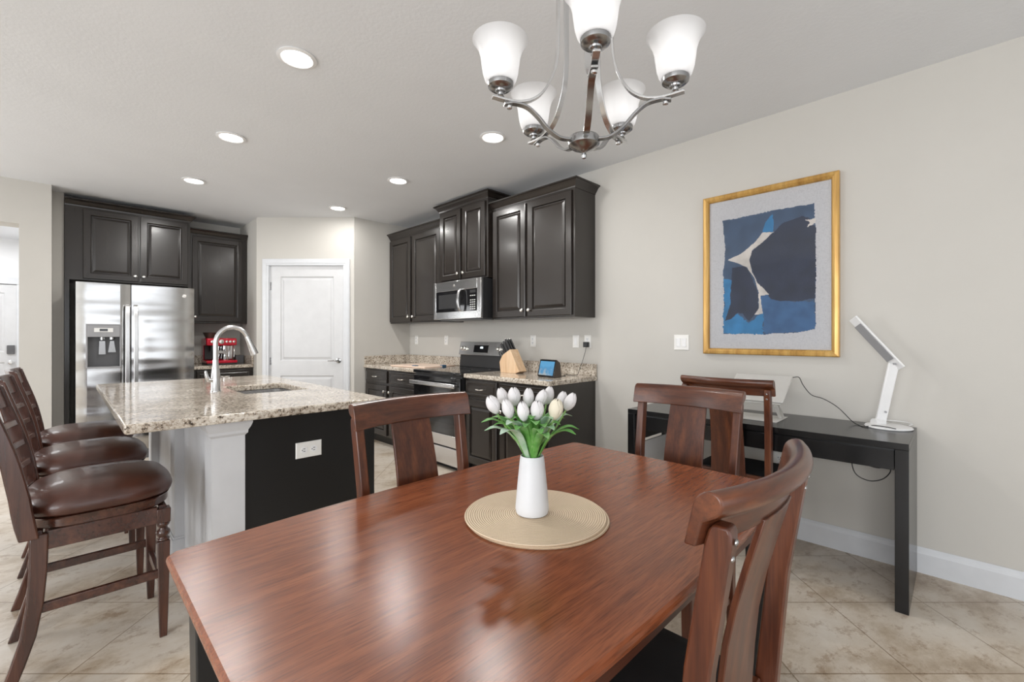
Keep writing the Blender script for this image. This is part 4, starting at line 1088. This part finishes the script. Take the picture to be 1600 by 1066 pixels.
# laptop stand and laptop
ls = thing('laptop_stand', 'silver folding laptop stand on the black desk behind the chair', 'laptop stand', (0, 0, DZ))
def dq(px, py, z): 
    p = at_px(px, py, z=z); return Vector((p.x, p.y, z - DZ))
bz = .004
bA = Vector((2.86, .80, 0)); 
MB().box(2.88, 3.12, .742, 1.03, 0.0, .005).build('base_plate', M['silver'], ls, bev=.002)
mb = MB()
for y in (.760, 1.01):
    mb.ribbon([(3.08, y, .006), (3.02, y, .060), (2.96, y, .100)], (0, 1, 0), .018, .005)
    mb.ribbon([(3.03, y, .006), (2.98, y, .050), (2.935, y, .090)], (0, 1, 0), .018, .005)
mb.build('hinge_arm', M['silver'], ls)
# support plate leaning up towards the wall
mb = MB(); mb.prism([(2.925, .100), (2.930, .096), (3.155, .226), (3.150, .232)], 'y', .735, 1.035); mb.build('support_plate', M['silver'], ls)
lp = MB(); lp.prism([(2.922, .108), (2.934, .1005), (3.154, .2335), (3.146, .246)], 'y', .722, 1.045)
lpo = lp.build('laptop', M['silver'], bev=.003); lpo.location = (0, 0, DZ + .0065); tag(lpo, 'closed silver laptop resting tilted on the stand', 'laptop')
ms_ = MB().lathe([(0, .022), (.012, .021), (.030, .016), (.036, .006), (.036, 0), (0, 0)][::-1], 28).build('computer_mouse', M['white'], smooth=True)
ms_.location = (2.835, .985, DZ); ms_.scale = (1.3, .85, 1.2); tag(ms_, 'small pale rounded mouse beside the laptop stand', 'mouse')

# desk lamp
lm = thing('desk_lamp', 'white folding desk lamp on the right end of the black desk', 'lamp', (3.165, .275, DZ))
MB().lathe([(0, 0), (.100, 0), (.104, .004), (.100, .011), (.08, .016), (0, .019)], 48).build('base', M['white'], lm, smooth=True)
def lampbar(p0, p1, w_, th, nm, wd=(1, .25, 0)):
    return MB().ribbon([p0, p1], wd, w_, th).build(nm, M['white'], lm, bev=.006, seg=3)
ar = lampbar((0, .035, .018), (0, -.022, .350), .050, .016, 'arm', (.45, -.89, -.15))
MB().tube([(-.028, .060, .024), (.012, .024, .024)], .022, 20).build('hinge_knob', M['white'], lm, smooth=True)
hd_ = MB().ribbon([(0, -.052, .322), (0, .155, .600)], (.62, .63, -.47), .058, .012).build('lamp_head', M['white'], lm, bev=.005, seg=3)
MB().ribbon([(-.0062, -.009, .367), (-.0062, .133, .557)], (.62, .63, -.47), .046, .004).build('light_strip', M['midgrey'], hd_)
MB().tube([(-.024, -.030, .348), (.024, -.014, .348)], .006, 10).build('hinge_pin', M['midgrey'], lm)
mb = MB(); mb.lathe([(0, 0), (.006, 0), (.006, .001), (0, .001)], 12, (-.0105, .010, .085), Matrix.Rotation(-PI / 2, 3, 'Y')); mb.build('switch_mark', M['midgrey'], lm)
# cables
def cable(label, pts, r=.0022, mat='blackpl', name='power_cable', n=8):
    o = MB().tube(smoothpath(pts, 8), r, n).build(name, M[mat], smooth=True); return tag(o, label, 'cable')
cable('black cable running from the laptop across the desk to the lamp base', [(3.142, .721, 1.030), (3.15, .69, 1.032), (3.16, .67, .985), (3.17, .63, .93), (3.17, .57, .912), (3.165, .50, .87), (3.15, .43, .800), (3.13, .40, .7875), (3.09, .375, .7875), (3.10, .35, .792), (3.09, .33, .800), (3.08, .30, .802), (3.07, .27, .802), (3.055, .235, .800)])
cable('black cable looping below the underside of the desk', [(3.0, .415, .655), (3.0, .408, .575), (3.0, .385, .535), (3.0, .335, .520), (3.0, .285, .540), (3.0, .255, .58), (3.0, .255, .61), (3.0, .275, .625), (3.0, .29, .600), (3.0, .31, .595), (3.0, .345, .600)], .0026)
cable('white cable coiled behind the base of the desk lamp', [(3.18, .19, .8075), (3.22, .18, .810), (3.255, .21, .812), (3.262, .26, .812), (3.25, .31, .810), (3.21, .335, .806)], .0025, 'white')

# ------------------------------------------------------------------ things on the kitchen counter
CT = .935
# knife block
kb = thing('knife_block', 'blond wood knife block with black handled knives', 'knife block', (3.02, 3.04, CT), RW)
# local x towards viewpoint, y towards wall; block leans so knives point away from the viewpoint
side = [(-.10, 0), (.14, 0), (.155, .020), (.02, .235), (-.045, .205), (-.055, .185), (-.13, .115)]
side = [(-.085, 0), (.115, 0), (.165, .02), (.045, .225), (-.02, .19), (-.06, .165), (-.10, .10)]
blk = MB(); blk.prism(side, 'x', -.055, .045) if False else None
def kp(a, z, w_): return (a, w_, z)
mb = MB(); mb.loft([[(a, -.052, z) for a, z in side], [(a, .052, z) for a, z in side]]); mb.build('block', M['lightwood'], kb, bev=.003)
kdir = Vector((-.53, 0, .85)).normalized()
n_ = 0
for row, (a, z) in enumerate(((.030, .222), (.0, .203), (-.035, .182))):
    for y in ((-.032, 0, .032) if row < 2 else (-.03, .0)):
        b0 = Vector((a, y, z - .010))
        kn = MB().ribbon([tuple(b0), tuple(b0 + kdir * .02), tuple(b0 + kdir * .09), tuple(b0 + kdir * .125)], (0, 1, 0), .014, .022).build('knife', M['blackpl'], bev=.004)
        kn.location = (3.02, 3.04, CT); kn.rotation_euler = (0, 0, RW)
        rn = ('top row of the block', 'middle row of the block', 'lower row of the block')[row]
        cn = {-.032: 'on the room side', 0: 'in the centre', .032: 'on the wall side', -.03: 'on the room side', .0: 'in the centre'}[y]
        tag(kn, 'black handled knife in the %s, %s' % (rn, cn), 'knife', 'knives in the knife block')
        MB().lathe([(0, 0), (.007, 0), (.007, .002), (0, .002)], 10, tuple(b0 + kdir * .1245), Vector((0, 0, 1)).rotation_difference(kdir).to_matrix()).build('end_cap', M['chrome'], kn)
        n_ += 1
sc_ = MB(); b0 = Vector((-.088, 0, .125))
for s in (-1, 1):
    ctr = b0 + kdir * .055 + Vector((.0, s * .018, 0))
    ring = [ctr + kdir * (.030 * math.cos(a)) + Vector((0, .014 * math.sin(a), 0)) for a in [2 * PI * k / 14 for k in range(15)]]
    sc_.tube([tuple(p) for p in ring], .005, 8)
sc_.tube([tuple(b0 - kdir * .0), tuple(b0 + kdir * .03)], .006, 8)
so_ = sc_.build('kitchen_scissors', M['blackpl'], smooth=True); so_.location = (3.02, 3.04, CT); so_.rotation_euler = (0, 0, RW)
tag(so_, 'black handled kitchen scissors in the front slot of the knife block', 'scissors')
# smart display
sd = thing('smart_display', 'small tablet-like smart display with blue screen on the granite counter', 'smart display', (2.93, 2.47, CT), RW - .10)
mb = MB(); mb.prism([(-.055, 0), (.045, 0), (.028, .125), (-.012, .150), (-.018, .150)], 'x', -.095, .095); mb.build('case', M['bronze'], sd, bev=.006)
tl = math.atan2(.037, .150)
def sp_(z, o): return (-.055 + z * .037 / .150 - o, z)
mb = MB(); mb.prism([sp_(.006, .0), sp_(.006, .006), sp_(.148, .006), sp_(.148, .0)], 'x', -.098, .098); mb.build('bezel', M['blackglass'], sd, bev=.003)
m, nt, b = newmat('screen_picture'); v = coords(nt)
sx_ = nt.nodes.new('ShaderNodeSeparateXYZ'); L(nt, v, sx_.inputs[0])
ad = nt.nodes.new('ShaderNodeMath'); ad.operation = 'MULTIPLY_ADD'; ad.inputs[1].default_value = 5.2; L(nt, sx_.outputs['Z'], ad.inputs[0]); L(nt, noise(nt, v, 18, 4), ad.inputs[2])
rr = ramp(nt, [(0.35, (0.48, 0.42, 0.30)), (0.62, (0.45, 0.55, 0.62)), (0.80, (0.10, 0.36, 0.66)), (1.0, (0.13, 0.45, 0.78))], ad.outputs[0])
L(nt, rr.outputs[0], b.inputs['Emission Color']); b.inputs['Emission Strength'].default_value = 0.75; b.inputs['Base Color'].default_value = (.02, .02, .02, 1); b.inputs['Roughness'].default_value = .1
mb = MB(); mb.prism([sp_(.018, .006), sp_(.018, .0068), sp_(.135, .0068), sp_(.135, .006)], 'x', -.086, .086); mb.build('screen', m, sd)
# adapter and cord
ya = wall_y(918.5)
ad_ = MB().box(XR - .048, XR - .0105, ya - .024, ya + .020, 1.185, 1.232).build('power_adapter', M['blackpl'], bev=.005); tag(ad_, 'black square power adapter plugged into the outlet above the counter', 'adapter')
cable('thin dark cord hanging from the adapter down behind the smart display', [(XR - .03, ya - .0, 1.184), (XR - .035, ya + .005, 1.14), (XR - .05, ya + .03, 1.04), (XR - .07, ya + .05, .965), (XR - .11, ya + .04, .941), (XR - .15, ya + .10, .939), (XR - .10, ya + .15, .939), (XR - .18, ya + .13, .940), (XR - .22, ya + .08, .9385), (3.0, 2.50, .9385)], .0022)
# cutting board with blue clips
cb = thing('cutting_board', 'pale cutting board with blue clips lying across the counter by the stove', 'cutting board', (2.955, 4.42, CT), .12)
MB().box(-.235, .235, -.30, .30, 0.0, .016).build('board', plain('pale_board', (0.80, 0.62, 0.50), .45), cb, bev=.006)
for x, y in ((-.20, -.10), (.05, -.285)):
    MB().box(x - .028, x + .028, y - .025, y + .025, -.0005 + .001, .024).build('clip', M['clamp'], cb, bev=.004)
# coffee machine
cm = thing('espresso_machine', 'red and chrome espresso machine on the counter by the refrigerator', 'coffee machine', (1.36, 6.50, CT))
def cbx(x0, x1, y0, y1, z0, z1, nm, mt, bev=.006): return MB().box(x0, x1, y0, y1, z0, z1).build(nm, M[mt], cm, bev=bev)
cbx(-.16, .16, -.17, .15, .022, .055, 'drip_tray', 'red'); cbx(-.155, .155, -.165, .15, 0, .022, 'feet_plinth', 'blackpl')
cbx(-.155, .155, .03, .15, .055, .25, 'rear_housing', 'red'); cbx(-.16, .16, -.15, .15, .235, .325, 'top_housing', 'red', .014)
cbx(-.02, .15, .018, .031, .06, .232, 'chrome_front', 'chrome')
cbx(-.15, -.02, .018, .031, .06, .232, 'grinder_front', 'blackpl')
mb = MB()
for x, r_ in ((-.10, .017), (-.005, .026), (.05, .014), (.088, .014), (.126, .014)): mb.lathe([(0, 0), (r_, 0), (r_, .008), (0, .010)], 18, (x, -.150, .282), Matrix.Rotation(PI / 2, 3, 'X'))
mb.build('gauge_and_buttons', M['knob'], cm)
mb = MB(); mb.lathe([(0, .17), (.032, .17), (.034, .185), (.030, .235), (0, .235)], 24, (.045, -.05, 0)); mb.tube([(.045, -.08, .180), (.045, -.17, .172)], .011, 10); mb.build('portafilter', M['chrome'], cm, smooth=True)
mb = MB(); mb.lathe([(0, .055), (.036, .055), (.040, .07), (.030, .12), (.033, .135), (0, .135)], 24, (.05, -.06, 0)); mb.build('milk_jug', M['chrome'], cm, smooth=True)
mb = MB(); mb.tube([(.14, -.06, .235), (.145, -.09, .19), (.138, -.10, .09)], .005, 8); mb.build('steam_wand', M['chrome'], cm, smooth=True)
mb = MB(); mb.lathe([(0, .325), (.045, .325), (.050, .34), (.072, .385), (.074, .395), (0, .398)], 24, (-.09, .03, 0)); mb.build('bean_hopper', M['bronze'], cm, smooth=True)
mb = MB(); mb.lathe([(0, .17), (.022, .17), (.022, .235), (0, .235)], 16, (-.09, -.06, 0)); mb.build('grinder_spout', M['blackpl'], cm, smooth=True)
bxo = MB().box(-.045, .045, -.05, .05, 0, .105).build('storage_tin', M['darkgrey'], bev=.004); bxo.location = (1.60, 6.60, CT + .0005); tag(bxo, 'small dark grey tin right of the espresso machine', 'tin')
